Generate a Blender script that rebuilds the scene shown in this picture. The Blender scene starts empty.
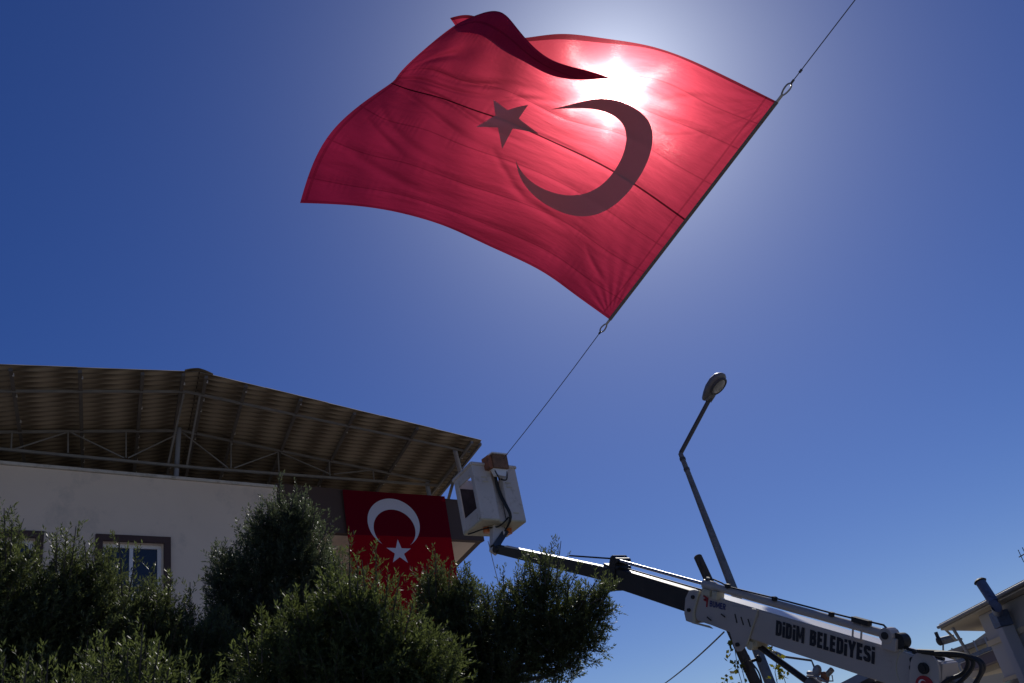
import bpy, bmesh, math, random
import numpy as np
from mathutils import Vector, Matrix, Quaternion
random.seed(7); RNG = np.random.default_rng(11)
S = bpy.context.scene; COL = S.collection
R_ = math.radians

# ------------------------------------------------------------------ camera
F, CX, CY = 900.0, 512.0, 341.5
nrm = lambda v: np.asarray(v, float) / np.linalg.norm(v)
_U = nrm([-347, 1621, -F]); _Y = np.array([0, 0, -1.0]); _Y = nrm(_Y - _U * (_Y @ _U)); _X = np.cross(_Y, _U)
CM = np.array([_X, _Y, _U]); CAM = np.array([0, 0, 1.6])
cd = bpy.data.cameras.new('camera'); cam = bpy.data.objects.new('camera', cd); COL.objects.link(cam)
cam.matrix_world = Matrix.Translation(Vector(CAM)) @ Matrix(CM.tolist()).to_4x4()
cd.sensor_width = 36; cd.lens = F / 1024 * 36; cd.clip_end = 5000; cd.clip_start = 0.05
S.camera = cam
def ray(x, y): return CM @ nrm([x - CX, -(y - CY), -F])
def at(x, y, d): return CAM + ray(x, y) * d                      # point on a sight line, d metres away
def athd(x, y, d): r = ray(x, y); return CAM + r * (d / math.hypot(r[0], r[1]))
def hdir(a, b): d = np.cross(np.cross(ray(*a), ray(*b)), [0, 0, 1]); return nrm(d)
def onplane(x, y, p, n): r = ray(x, y); return CAM + r * (((p - CAM) @ n) / (r @ n))
Z = np.array([0, 0, 1.0])

# ------------------------------------------------------------------ sky, sun, exposure
SUN = ray(612, 93)
SUN_EL = math.asin(SUN[2]); SUN_AZ = math.atan2(SUN[0], SUN[1])
w = bpy.data.worlds.new('World'); S.world = w; w.use_nodes = True
nt = w.node_tree; bg = nt.nodes['Background']
sky = nt.nodes.new('ShaderNodeTexSky'); sky.sky_type = 'NISHITA'; sky.sun_disc = False
sky.sun_elevation = SUN_EL; sky.sun_rotation = SUN_AZ
sky.altitude = 0; sky.air_density = 0.84; sky.dust_density = 0.16; sky.ozone_density = 4.0
hs = nt.nodes.new('ShaderNodeHueSaturation'); hs.inputs['Hue'].default_value = .520; hs.inputs['Saturation'].default_value = 1.27
nt.links.new(sky.outputs[0], hs.inputs['Color'])
# circumsolar aureole of the dusty air, by angle from the sun
def vm(op, a, b=None):
    n = nt.nodes.new('ShaderNodeVectorMath'); n.operation = op; nt.links.new(a, n.inputs[0])
    if b is not None: n.inputs[1].default_value = b
    return n
def ma(op, a, b=None):
    n = nt.nodes.new('ShaderNodeMath'); n.operation = op
    for i, v in enumerate((a, b)):
        if v is None: continue
        if isinstance(v, (int, float)): n.inputs[i].default_value = v
        else: nt.links.new(v, n.inputs[i])
    return n.outputs[0]
tcw = nt.nodes.new('ShaderNodeTexCoord')
dt = vm('DOT_PRODUCT', vm('NORMALIZE', tcw.outputs['Generated']).outputs[0], tuple(SUN)).outputs['Value']
ang = ma('ARCCOSINE', ma('MINIMUM', dt, .999999))
gl = ma('MULTIPLY', ma('POWER', 2.71828, ma('MULTIPLY', ang, -13.0)), 16.0)
gl2 = ma('ADD', gl, ma('MULTIPLY', ma('POWER', 2.71828, ma('MULTIPLY', ang, -4.5)), .45))
au = nt.nodes.new('ShaderNodeMix'); au.data_type = 'RGBA'; au.blend_type = 'ADD'; au.clamp_result = False; au.inputs[0].default_value = 1
cm = nt.nodes.new('ShaderNodeMix'); cm.data_type = 'RGBA'; cm.blend_type = 'MULTIPLY'; cm.inputs[0].default_value = 1; cm.inputs[6].default_value = (.86, .93, 1, 1)
nt.links.new(gl2, cm.inputs[7]); nt.links.new(hs.outputs[0], au.inputs[6]); nt.links.new(cm.outputs[2], au.inputs[7])
nt.links.new(au.outputs[2], bg.inputs[0]); bg.inputs[1].default_value = 0.073
sl = bpy.data.lights.new('sun', 'SUN'); sl.energy = 3.4; sl.angle = R_(0.53); sl.color = (1, 0.95, 0.87)
so = bpy.data.objects.new('sun', sl); COL.objects.link(so)
so.rotation_mode = 'QUATERNION'; so.rotation_quaternion = Vector(-SUN).to_track_quat('-Z', 'Y')
S.view_settings.view_transform = 'Standard'; S.view_settings.look = 'None'
S.view_settings.gamma = 1; S.view_settings.use_curve_mapping = False
S.view_settings.exposure = -0.24
S.cycles.max_bounces = 8; S.cycles.transparent_max_bounces = 16
S.cycles.sample_clamp_indirect = 6

# ------------------------------------------------------------------ materials
def mat(name, col, rough=0.7, var=0.12, scale=3.0, metal=0.0, bump=0.0, bscale=40.0, dirt=None, dscale=2.0, dlo=.5, dhi=.7, spec=.5, stretch=None):
    m = bpy.data.materials.new(name); m.use_nodes = True
    t = m.node_tree; b = t.nodes['Principled BSDF']; N = t.nodes.new; L = t.links.new
    tc = N('ShaderNodeTexCoord'); src = tc.outputs['Object']
    if stretch:
        mp = N('ShaderNodeMapping'); mp.inputs['Scale'].default_value = stretch; L(src, mp.inputs[0]); src = mp.outputs[0]
    nz = N('ShaderNodeTexNoise'); nz.inputs['Scale'].default_value = scale; nz.inputs['Detail'].default_value = 6; L(src, nz.inputs['Vector'])
    rp = N('ShaderNodeValToRGB')
    c = np.array(col[:3])
    rp.color_ramp.elements[0].position = .3; rp.color_ramp.elements[1].position = .7
    rp.color_ramp.elements[0].color = (*np.clip(c * (1 - var), 0, 1), 1); rp.color_ramp.elements[1].color = (*np.clip(c * (1 + var), 0, 1), 1)
    L(nz.outputs[0], rp.inputs[0]); out = rp.outputs[0]
    if dirt is not None:
        n2 = N('ShaderNodeTexNoise'); n2.inputs['Scale'].default_value = dscale; n2.inputs['Detail'].default_value = 8; n2.inputs['Roughness'].default_value = .7
        L(src, n2.inputs['Vector'])
        r2 = N('ShaderNodeValToRGB'); r2.color_ramp.elements[0].position = dlo; r2.color_ramp.elements[1].position = dhi
        L(n2.outputs[0], r2.inputs[0])
        mx = N('ShaderNodeMix'); mx.data_type = 'RGBA'; L(r2.outputs[0], mx.inputs[0]); L(out, mx.inputs[6]); mx.inputs[7].default_value = (*dirt, 1)
        out = mx.outputs[2]
    L(out, b.inputs['Base Color'])
    b.inputs['Roughness'].default_value = rough; b.inputs['Metallic'].default_value = metal; b.inputs['Specular IOR Level'].default_value = spec
    if bump:
        n3 = N('ShaderNodeTexNoise'); n3.inputs['Scale'].default_value = bscale; n3.inputs['Detail'].default_value = 4; L(tc.outputs['Object'], n3.inputs['Vector'])
        bp = N('ShaderNodeBump'); bp.inputs['Strength'].default_value = bump; bp.inputs['Distance'].default_value = .01
        L(n3.outputs[0], bp.inputs['Height']); L(bp.outputs[0], b.inputs['Normal'])
    return m
M = {}
M['ground'] = mat('ground_paving', (.36, .335, .30), .9, .2, .3, bump=.3)
M['road'] = mat('asphalt', (.06, .06, .06), .9, .2, 2, bump=.4)
M['wall'] = mat('cream_render', (.80, .675, .555), .9, .05, .8, bump=.25, bscale=90, dirt=(.40, .37, .33), dscale=.9, dlo=.55, dhi=.85)
M['coping'] = mat('coping_stone', (.60, .57, .52), .85, .1, 3, dirt=(.26, .22, .17), dscale=4, dlo=.5, dhi=.75)
M['brown'] = mat('brown_render', (.085, .058, .052), .85, .06, 1.2, bump=.2, bscale=90)
M['brown_frame'] = mat('brown_paint', (.075, .046, .044), .8, .08, 2)
M['upvc'] = mat('white_upvc', (.78, .79, .82), .35, .03, 3)
M['sheet'] = mat('fibre_cement_sheet', (.34, .285, .205), .95, .12, 1.0, bump=.2, dirt=(.20, .165, .125), dscale=1.6, dlo=.62, dhi=.9)

M['steel'] = mat('grey_painted_steel', (.21, .20, .185), .6, .15, 4, dirt=(.14, .09, .06), dscale=9, dlo=.6, dhi=.75)
M['steel_blue'] = mat('blue_grey_steel', (.27, .29, .34), .5, .1, 3)
M['purlin'] = mat('weathered_purlin', (.13, .11, .09), .9, .2, 3)
M['sunlit_white'] = mat('sunlit_gloss_paint', (.80, .79, .77), .36, .05, 2, spec=.9, dirt=(.55, .52, .47), dscale=8, dlo=.6, dhi=.8)
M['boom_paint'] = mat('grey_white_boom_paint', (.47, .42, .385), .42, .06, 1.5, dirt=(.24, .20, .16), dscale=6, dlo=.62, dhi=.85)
M['white_paint'] = mat('white_machine_paint', (.60, .545, .505), .45, .08, 1.5, dirt=(.27, .22, .16), dscale=7, dlo=.54, dhi=.80)
M['turret'] = mat('dirty_beige_paint', (.20, .175, .125), .6, .2, 6, dirt=(.08, .07, .05), dscale=7, dlo=.5, dhi=.7)
M['cream_edge'] = mat('yellowed_edge_paint', (.55, .50, .36), .55, .1, 5)
M['black_paint'] = mat('black_boom_paint', (.018, .018, .02), .42, .2, 4, dirt=(.06, .055, .045), dscale=9, dlo=.6, dhi=.8)
M['rubber'] = mat('black_rubber', (.02, .02, .02), .6, .2, 8)
M['chrome'] = mat('polished_ram_rod', (.45, .46, .48), .38, .05, 4, metal=1)
M['steel_bright'] = mat('bare_steel', (.35, .34, .33), .4, .2, 8, metal=.6)
M['dark_pole'] = mat('dark_lamp_post', (.07, .07, .075), .55, .15, 4)
M['galv'] = mat('galvanised_post', (.16, .17, .18), .55, .2, 5, dirt=(.09, .09, .09), dscale=12, dlo=.5, dhi=.7)
M['wood_pole'] = mat('weathered_timber_pole', (.07, .058, .048), .95, .3, 6, bump=.6, bscale=25, stretch=(6, 6, .6))
M['lamp_grey'] = mat('grey_lamp_housing', (.17, .17, .17), .5, .1, 8)
M['lamp_glass'] = mat('lamp_lens', (.35, .35, .33), .15, .1, 20, spec=.8)
M['text'] = mat('black_lettering', (.016, .018, .026), .6, .1, 8)
M['red_sign'] = mat('red_lettering', (.36, .02, .03), .6, .1, 8)
M['blue_sign'] = mat('navy_lettering', (.04, .05, .17), .6, .1, 8)
M['rust'] = mat('rusty_brown_steel', (.21, .115, .07), .85, .25, 9, bump=.3, dirt=(.10, .06, .045), dscale=16, dlo=.5, dhi=.7)
M['rust_orange'] = mat('faded_orange_paint', (.30, .11, .05), .6, .2, 9, dirt=(.12, .06, .04), dscale=14, dlo=.5, dhi=.7)
M['inner_shade'] = mat('dark_basket_shade', (.045, .035, .045), .9, .3, 8)
M['orange'] = mat('orange_plastic', (.62, .16, .03), .4, .1, 9)
M['blue'] = mat('blue_painted_metal', (.09, .125, .22), .55, .15, 5, dirt=(.05, .06, .09), dscale=8, dlo=.5, dhi=.7)
M['house_white'] = mat('pale_house_render', (.42, .425, .45), .9, .05, 1, bump=.2, bscale=80)
M['house_cream'] = mat('cream_soffit', (.55, .48, .36), .9, .05, 1)
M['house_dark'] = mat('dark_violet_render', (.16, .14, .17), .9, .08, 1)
M['tile'] = mat('roof_covering', (.24, .22, .2), .85, .2, 5, bump=.5, bscale=12)
M['bark'] = mat('tree_bark', (.09, .075, .06), .95, .3, 8, bump=.8, bscale=20)
M['wire'] = mat('dark_cable', (.03, .03, .035), .6, .1, 5)
M['rope'] = mat('grey_rope', (.09, .09, .10), .8, .15, 60)
M['rope_pale'] = mat('pale_cord', (.42, .42, .42), .8, .15, 60)
M['band'] = mat('brown_hoist_webbing', (.22, .17, .135), .9, .15, 40)
M['strap'] = mat('pale_strap', (.55, .52, .48), .8, .1, 20)
def glass(name, col):
    m = bpy.data.materials.new(name); m.use_nodes = True; t = m.node_tree; b = t.nodes['Principled BSDF']
    nz = t.nodes.new('ShaderNodeTexNoise'); nz.inputs['Scale'].default_value = 1.2
    rp = t.nodes.new('ShaderNodeValToRGB'); rp.color_ramp.elements[0].color = (*[c * .7 for c in col], 1); rp.color_ramp.elements[1].color = (*col, 1)
    t.links.new(nz.outputs[0], rp.inputs[0]); t.links.new(rp.outputs[0], b.inputs['Base Color'])
    b.inputs['Roughness'].default_value = .06; b.inputs['Specular IOR Level'].default_value = .7
    return m
M['glass'] = glass('dark_window_glass', (.03, .035, .045))

def leaf_mat(name, dark, light, gloss=.45, trans=.5):
    m = bpy.data.materials.new(name); m.use_nodes = True; t = m.node_tree; N = t.nodes.new; L = t.links.new
    b = t.nodes['Principled BSDF']; o = t.nodes['Material Output']
    a = N('ShaderNodeAttribute'); a.attribute_name = 'tint'
    rp = N('ShaderNodeValToRGB'); rp.color_ramp.elements[0].color = (*dark, 1); rp.color_ramp.elements[1].color = (*light, 1)
    L(a.outputs['Fac'], rp.inputs[0]); L(rp.outputs[0], b.inputs['Base Color'])
    b.inputs['Roughness'].default_value = gloss; b.inputs['Specular IOR Level'].default_value = .5
    tr = N('ShaderNodeBsdfTranslucent')
    hs = N('ShaderNodeHueSaturation'); hs.inputs['Hue'].default_value = .475; hs.inputs['Saturation'].default_value = 1.2; hs.inputs['Value'].default_value = 1.5
    L(rp.outputs[0], hs.inputs['Color']); L(hs.outputs[0], tr.inputs[0])
    mx = N('ShaderNodeMixShader'); mx.inputs[0].default_value = trans
    L(b.outputs[0], mx.inputs[1]); L(tr.outputs[0], mx.inputs[2]); L(mx.outputs[0], o.inputs[0])
    return m
M['leaf'] = leaf_mat('olive_leaf', (.032, .042, .018), (.108, .142, .062))
M['leaf_bright'] = leaf_mat('fresh_leaf', (.034, .048, .019), (.122, .162, .062))
M['leaf_grey'] = leaf_mat('grey_green_leaf', (.030, .040, .022), (.105, .134, .080))
M['leaf_vine'] = leaf_mat('vine_leaf', (.08, .10, .02), (.20, .20, .045), trans=.5)

def cloth_mat():
    m = bpy.data.materials.new('red_flag_cloth'); m.use_nodes = True; t = m.node_tree; N = t.nodes.new; L = t.links.new
    t.nodes.remove(t.nodes['Principled BSDF']); o = t.nodes['Material Output']
    def math_(op, a, b=None, c=None):
        n = N('ShaderNodeMath'); n.operation = op
        for i, v in enumerate((a, b, c)):
            if v is None: continue
            if isinstance(v, (int, float)): n.inputs[i].default_value = v
            else: L(v, n.inputs[i])
        return n.outputs[0]
    uv = N('ShaderNodeUVMap'); uv.uv_map = 'UVMap'; sp = N('ShaderNodeSeparateXYZ'); L(uv.outputs[0], sp.inputs[0]); v = sp.outputs[1]; u = sp.outputs[0]
    # seams between the strips of cloth
    def line(src, pos, hw): return math_('LESS_THAN', math_('ABSOLUTE', math_('SUBTRACT', src, pos)), hw)
    faint = None
    for p_ in (.085, .22, .355, .645, .785, .90):
        l = line(v, p_, .0022); faint = l if faint is None else math_('MAXIMUM', faint, l)
    faint = math_('MAXIMUM', faint, line(u, .985, .004)); faint = math_('MAXIMUM', faint, line(v, .006, .005))
    faint = math_('MAXIMUM', faint, line(u, .03, .0025))
    mid = line(v, .5, .0036)
    mid = math_('MAXIMUM', mid, math_('MULTIPLY', line(v, 1.0, .008), .8)); dens = math_('SUBTRACT', 1.0, math_('MULTIPLY', faint, .28)); dens = math_('MULTIPLY', dens, math_('SUBTRACT', 1.0, math_('MULTIPLY', mid, .86)))
    mp = N('ShaderNodeMapping'); mp.inputs['Scale'].default_value = (6, 40, 1); L(uv.outputs[0], mp.inputs[0])
    nz = N('ShaderNodeTexNoise'); nz.inputs['Scale'].default_value = 1.0; nz.inputs['Detail'].default_value = 5; L(mp.outputs[0], nz.inputs['Vector'])
    dens = math_('MULTIPLY', dens, math_('MULTIPLY_ADD', nz.outputs[0], .25, .875))
    def tint(col, dn=None):
        n = N('ShaderNodeMix'); n.data_type = 'RGBA'; L(dn or densT[0], n.inputs[0]); n.clamp_factor = False; n.inputs[6].default_value = (0, 0, 0, 1); n.inputs[7].default_value = (*col, 1); return n.outputs[2]
    densT = [dens]
    # wrinkle bump
    mp2 = N('ShaderNodeMapping'); mp2.inputs['Scale'].default_value = (5, 16, 1); mp2.inputs['Rotation'].default_value = (0, 0, .5); L(uv.outputs[0], mp2.inputs[0])
    n2 = N('ShaderNodeTexNoise'); n2.inputs['Scale'].default_value = 1.3; n2.inputs['Detail'].default_value = 4; L(mp2.outputs[0], n2.inputs['Vector'])
    bp = N('ShaderNodeBump'); bp.inputs['Strength'].default_value = .8; bp.inputs['Distance'].default_value = .03; L(n2.outputs[0], bp.inputs['Height'])
    # slanted cloth has a longer path through the threads and lets less light through
    lw = N('ShaderNodeLayerWeight'); lw.inputs['Blend'].default_value = .5; L(bp.outputs[0], lw.inputs['Normal'])
    densT[0] = math_('MULTIPLY', dens, math_('MULTIPLY', math_('POWER', math_('SUBTRACT', 1.0, lw.outputs['Facing']), 2.2), 1.42))
    tr = N('ShaderNodeBsdfTranslucent'); L(tint((.26, .006, .036)), tr.inputs[0]); L(bp.outputs[0], tr.inputs['Normal'])
    df = N('ShaderNodeBsdfDiffuse'); L(tint((.46, .020, .078), dens), df.inputs[0]); L(bp.outputs[0], df.inputs['Normal'])
    # forward scatter through the weave: rough thin transmission in three widths
    mp3 = N('ShaderNodeMapping'); mp3.inputs['Scale'].default_value = (3.0, 7.0, 1); mp3.inputs['Rotation'].default_value = (0, 0, .8); L(uv.outputs[0], mp3.inputs[0])
    n3 = N('ShaderNodeTexNoise'); n3.inputs['Scale'].default_value = 1.6; n3.inputs['Detail'].default_value = 3; L(mp3.outputs[0], n3.inputs['Vector'])
    vs = N('ShaderNodeVectorMath'); vs.operation = 'SUBTRACT'; L(n3.outputs['Color'], vs.inputs[0]); vs.inputs[1].default_value = (.5, .5, .5)
    vm = N('ShaderNodeVectorMath'); vm.operation = 'SCALE'; L(vs.outputs[0], vm.inputs[0]); vm.inputs['Scale'].default_value = .12
    va = N('ShaderNodeVectorMath'); va.operation = 'ADD'; L(vm.outputs[0], va.inputs[0]); va.inputs[1].default_value = tuple(-SUN)
    vn = N('ShaderNodeVectorMath'); vn.operation = 'NORMALIZE'; L(va.outputs[0], vn.inputs[0])
    def refr(col, ior, rough):
        r = N('ShaderNodeBsdfRefraction'); r.distribution = 'GGX'; L(tint(col), r.inputs['Color']); r.inputs['IOR'].default_value = ior; r.inputs['Roughness'].default_value = rough
        L(vn.outputs[0], r.inputs['Normal']); return r.outputs[0]
    def mix(f, a, b):
        n = N('ShaderNodeMixShader'); n.inputs[0].default_value = f; L(a, n.inputs[1]); L(b, n.inputs[2]); return n.outputs[0]
    body = mix(.70, tr.outputs[0], df.outputs[0])
    # starburst drawn into the cloth: sun glow spread along fixed directions around the sun
    A_ = nrm(CM[:, 0] - SUN * (CM[:, 0] @ SUN)); B_ = nrm(np.cross(SUN, A_)); B_ = B_ if B_ @ CM[:, 1] > 0 else -B_
    geo = N('ShaderNodeNewGeometry'); wn = N('ShaderNodeTexWhiteNoise'); wn.noise_dimensions = '3D'
    sc = N('ShaderNodeVectorMath'); sc.operation = 'SCALE'; L(geo.outputs['Position'], sc.inputs[0]); sc.inputs['Scale'].default_value = 977.0; L(sc.outputs[0], wn.inputs['Vector'])
    xx = math_('MULTIPLY', math_('TANGENT', math_('MULTIPLY', math_('SUBTRACT', wn.outputs['Value'], .5), math.pi * .84)), .22)
    def streak(deg, ior):
        T = A_ * math.cos(R_(deg)) + B_ * math.sin(R_(deg))
        c = N('ShaderNodeVectorMath'); c.operation = 'SCALE'; c.inputs[0].default_value = tuple(T); L(xx, c.inputs['Scale'])
        a = N('ShaderNodeVectorMath'); a.operation = 'ADD'; L(c.outputs[0], a.inputs[0]); a.inputs[1].default_value = tuple(-SUN)
        n_ = N('ShaderNodeVectorMath'); n_.operation = 'NORMALIZE'; L(a.outputs[0], n_.inputs[0])
        q = N('ShaderNodeBsdfRefraction'); q.distribution = 'GGX'; L(tint((1, .45, .47)), q.inputs['Color']); q.inputs['IOR'].default_value = ior; q.inputs['Roughness'].default_value = .27
        L(n_.outputs[0], q.inputs['Normal']); return q.outputs[0]
    star_ = mix(.5, streak(-42, 1.12), streak(22, 1.085)); star_ = mix(.18, star_, streak(84, 1.07)); star_ = mix(.2, star_, streak(-12, 1.09))
    core = mix(.28, refr((1, .62, .62), 1.024, .5), star_)
    lob = mix(.42, core, refr((1, .13, .19), 1.13, .75))
    lob = mix(.30, lob, refr((.85, .015, .05), 1.33, .85))
    L(mix(.070, body, lob), o.inputs[0])
    return m
M['cloth'] = cloth_mat()
def patch_mat(name, col, trans, tf):
    m = bpy.data.materials.new(name); m.use_nodes = True; t = m.node_tree; N = t.nodes.new; L = t.links.new
    t.nodes.remove(t.nodes['Principled BSDF']); o = t.nodes['Material Output']
    tc = N('ShaderNodeTexCoord'); nz = N('ShaderNodeTexNoise'); nz.inputs['Scale'].default_value = 30; nz.inputs['Detail'].default_value = 5; L(tc.outputs['Object'], nz.inputs['Vector'])
    rp = N('ShaderNodeValToRGB'); rp.color_ramp.elements[0].color = (*[c * .88 for c in col], 1); rp.color_ramp.elements[1].color = (*col, 1); L(nz.outputs[0], rp.inputs[0])
    d = N('ShaderNodeBsdfDiffuse'); L(rp.outputs[0], d.inputs[0]); tr = N('ShaderNodeBsdfTranslucent'); tr.inputs[0].default_value = (*trans, 1)
    mx = N('ShaderNodeMixShader'); mx.inputs[0].default_value = tf; L(d.outputs[0], mx.inputs[1]); L(tr.outputs[0], mx.inputs[2]); L(mx.outputs[0], o.inputs[0])
    return m
M['patch'] = patch_mat('white_applique_cloth', (.66, .50, .55), (.95, .27, .36), .55)
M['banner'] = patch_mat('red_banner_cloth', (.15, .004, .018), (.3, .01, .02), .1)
M['banner_lit'] = patch_mat('red_banner_cloth_lit', (.30, .006, .018), (.6, .01, .02), .2)  # brighter red paints in the light through the free-hanging lower part
M['banner_white'] = patch_mat('white_banner_print', (.72, .73, .86), (.7, .7, .8), .1)

# ------------------------------------------------------------------ mesh helpers
class MB:
    def __init__(s): s.v = []; s.f = []; s.mi = []; s.k = 0
    def add(s, vs, fs):
        o = len(s.v); s.v += [tuple(map(float, p)) for p in vs]; s.f += [[i + o for i in q] for q in fs]; s.mi += [s.k] * len(fs); return s
    def obox(s, p, ex, ey, ez):
        p, ex, ey, ez = map(np.asarray, (p, ex, ey, ez)); c = [p, p + ex, p + ex + ey, p + ey]; c += [q + ez for q in c]
        return s.add(c, [[3, 2, 1, 0], [4, 5, 6, 7], [0, 1, 5, 4], [1, 2, 6, 5], [2, 3, 7, 6], [3, 0, 4, 7]])
    def cbox(s, c, ex, ey, ez): c = np.asarray(c); return s.obox(c - (np.asarray(ex) + ey + ez) / 2, ex, ey, ez)
    def beam(s, a, b, w0, h0, up=Z, w1=None, h1=None):
        a, b = np.asarray(a), np.asarray(b); t = nrm(b - a); sd = nrm(np.cross(t, up)); u = np.cross(sd, t)
        w1 = w0 if w1 is None else w1; h1 = h0 if h1 is None else h1; c = []
        for p, ww, hh in ((a, w0, h0), (b, w1, h1)):
            c += [p - sd * ww / 2 - u * hh / 2, p + sd * ww / 2 - u * hh / 2, p + sd * ww / 2 + u * hh / 2, p - sd * ww / 2 + u * hh / 2]
        return s.add(c, [[3, 2, 1, 0], [4, 5, 6, 7], [0, 1, 5, 4], [1, 2, 6, 5], [2, 3, 7, 6], [3, 0, 4, 7]])
    def tube(s, pts, r, n=10, caps=True):
        pts = [np.asarray(p, float) for p in pts]; rs = r if hasattr(r, '__len__') else [r] * len(pts); vs = []; ref = None
        for i, p in enumerate(pts):
            t = nrm(pts[min(i + 1, len(pts) - 1)] - pts[max(i - 1, 0)])
            if ref is None: ref = np.cross(t, Z if abs(t[2]) < .9 else [1, 0, 0])
            a = nrm(ref - t * (ref @ t)); ref = a; b = np.cross(t, a)
            vs += [p + rs[i] * (math.cos(k * 2 * math.pi / n) * a + math.sin(k * 2 * math.pi / n) * b) for k in range(n)]
        fs = [[i * n + k, i * n + (k + 1) % n, (i + 1) * n + (k + 1) % n, (i + 1) * n + k] for i in range(len(pts) - 1) for k in range(n)]
        if caps: fs += [list(range(n))[::-1], list(range((len(pts) - 1) * n, len(pts) * n))]
        return s.add(vs, fs)
    def prism(s, poly, o, ax, ay, th):
        o, ax, ay, th = map(np.asarray, (o, ax, ay, th)); k = len(poly)
        vs = [o + ax * x + ay * y for x, y in poly]; vs += [p + th for p in vs]
        return s.add(vs, [list(range(k))[::-1], list(range(k, 2 * k))] + [[i, (i + 1) % k, k + (i + 1) % k, k + i] for i in range(k)])
    def ball(s, c, ax, ay, az, n=14, m=9):
        c, ax, ay, az = map(np.asarray, (c, ax, ay, az)); vs = []
        for i in range(m + 1):
            th = math.pi * i / m
            vs += [c + math.sin(th) * (math.cos(2 * math.pi * k / n) * ax + math.sin(2 * math.pi * k / n) * ay) + math.cos(th) * az for k in range(n)]
        return s.add(vs, [[i * n + k, (i + 1) * n + k, (i + 1) * n + (k + 1) % n, i * n + (k + 1) % n] for i in range(m) for k in range(n)])
    def build(s, name, m, parent=None, bevel=0, smooth=False, weld=False):
        me = bpy.data.meshes.new(name); me.from_pydata(s.v, [], s.f)
        ms = m if isinstance(m, (list, tuple)) else [m]
        for q in ms: me.materials.append(q)
        if len(ms) > 1: me.polygons.foreach_set('material_index', s.mi)
        bm = bmesh.new(); bm.from_mesh(me)
        if weld: bmesh.ops.remove_doubles(bm, verts=bm.verts, dist=1e-5)
        bmesh.ops.recalc_face_normals(bm, faces=bm.faces); bm.to_mesh(me); bm.free()
        o = bpy.data.objects.new(name, me); COL.objects.link(o)
        if parent is not None: put(o, parent)
        if smooth:
            me.polygons.foreach_set('use_smooth', [True] * len(me.polygons))
            if hasattr(me, 'set_sharp_from_angle'): me.set_sharp_from_angle(angle=R_(40))
        if bevel:
            b = o.modifiers.new('bevel', 'BEVEL'); b.width = bevel; b.segments = 2; b.limit_method = 'ANGLE'
        return o
def put(o, parent):                                        # parent without moving (things' empties are only translated)
    o.parent = parent; base = parent; off = Vector((0, 0, 0))
    while base is not None: off = off + base.location; base = base.parent
    if o.type == 'MESH':
        pl = Vector((0, 0, 0)); q = parent
        while q is not None: pl += q.location; q = q.parent
        if pl.length > 0: o.data.transform(Matrix.Translation(-pl))
def thing(name, loc, label, cat, group=None):
    o = bpy.data.objects.new(name, None); COL.objects.link(o); o.location = Vector([float(c) for c in loc]); o.empty_display_size = .2
    return tag(o, label, cat, group)
def tag(o, label, cat, group=None):
    o['label'] = label; o['category'] = cat
    if group: o['group'] = group
    return o
def struct(o): o['kind'] = 'structure'; return o
def rebase(o, p):                                          # give a one-mesh thing its origin at its base
    p = Vector([float(c) for c in p]); o.data.transform(Matrix.Translation(-p)); o.location = p; return o

# ------------------------------------------------------------------ ground
g = MB(); g.add([(-900, -900, 0), (900, -900, 0), (900, 900, 0), (-900, 900, 0)], [[0, 1, 2, 3]]); struct(g.build('ground', M['ground']))
g = MB(); g.add([(-2, -60, .004), (7.5, -60, .004), (7.5, 60, .004), (-2, 60, .004)], [[0, 1, 2, 3]]); struct(g.build('road', M['road']))

# ------------------------------------------------------------------ left building
HD = 18.0
DH = hdir((0, 463), (275, 487)); FN = nrm(np.cross(DH, Z))           # along the facade, out of the facade
if FN @ (-ray(130, 475)) < 0: FN = -FN
P0 = athd(130, 475, HD)
DD = hdir((482, 440), (437, 497));  DD = DD if DD[1] > 0 else -DD      # side walls run this way
fp = lambda x, y, out=0: onplane(x, y, P0 + FN * out, FN)
def sz(p): return (p - P0) @ DH
def FP(s, z, out=0): return P0 + DH * s + Z * (z - P0[2]) + FN * out
Ztop = fp(130, 475)[2]
s_l = sz(fp(0, 463)) - 9; s_c = sz(fp(276, 487)); s_b0 = s_c; s_b1 = sz(fp(485, 540))
z_bt = fp(400, 494)[2]; z_bb = fp(400, 536)[2]
bld = thing('apartment_building', FP(s_c, 0), 'cream rendered building behind the olive trees with brown balcony band and steel canopy roof', 'building')
# wall with window openings
def holed(mb, s0, s1, z0, z1, holes, out0, out1):
    xs = sorted({s0, s1, *[h[0] for h in holes], *[h[1] for h in holes]}); zs = sorted({z0, z1, *[h[2] for h in holes], *[h[3] for h in holes]})
    for i in range(len(xs) - 1):
        for j in range(len(zs) - 1):
            cx, cz = (xs[i] + xs[i + 1]) / 2, (zs[j] + zs[j + 1]) / 2
            if any(h[0] < cx < h[1] and h[2] < cz < h[3] for h in holes): continue
            mb.obox(FP(xs[i], zs[j], out0), DH * (xs[i + 1] - xs[i]), Z * (zs[j + 1] - zs[j]), FN * (out1 - out0))
bw = .13
w1a, w1b = sz(fp(95, 540)), sz(fp(170, 540)); wz1 = fp(130, 536)[2]; wz0 = wz1 - 1.75
pitch = sz(fp(95, 540)) - sz(fp(20, 530)); w0b = sz(fp(43, 540)); w0a = w0b - (w1b - w1a)
wins = [(w1a + bw, w1b - bw, wz0 + bw, wz1 - bw), (w0a + bw, w0b - bw, wz0 + bw, wz1 - bw)]
lowwins = [(a, b, c - 3.2, d - 3.2) for a, b, c, d in wins]
mb = MB(); holed(mb, s_l, s_c, 0, Ztop - .02, wins + lowwins, -.3, 0); mb.build('wall', M['wall'], bld, weld=True)
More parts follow.
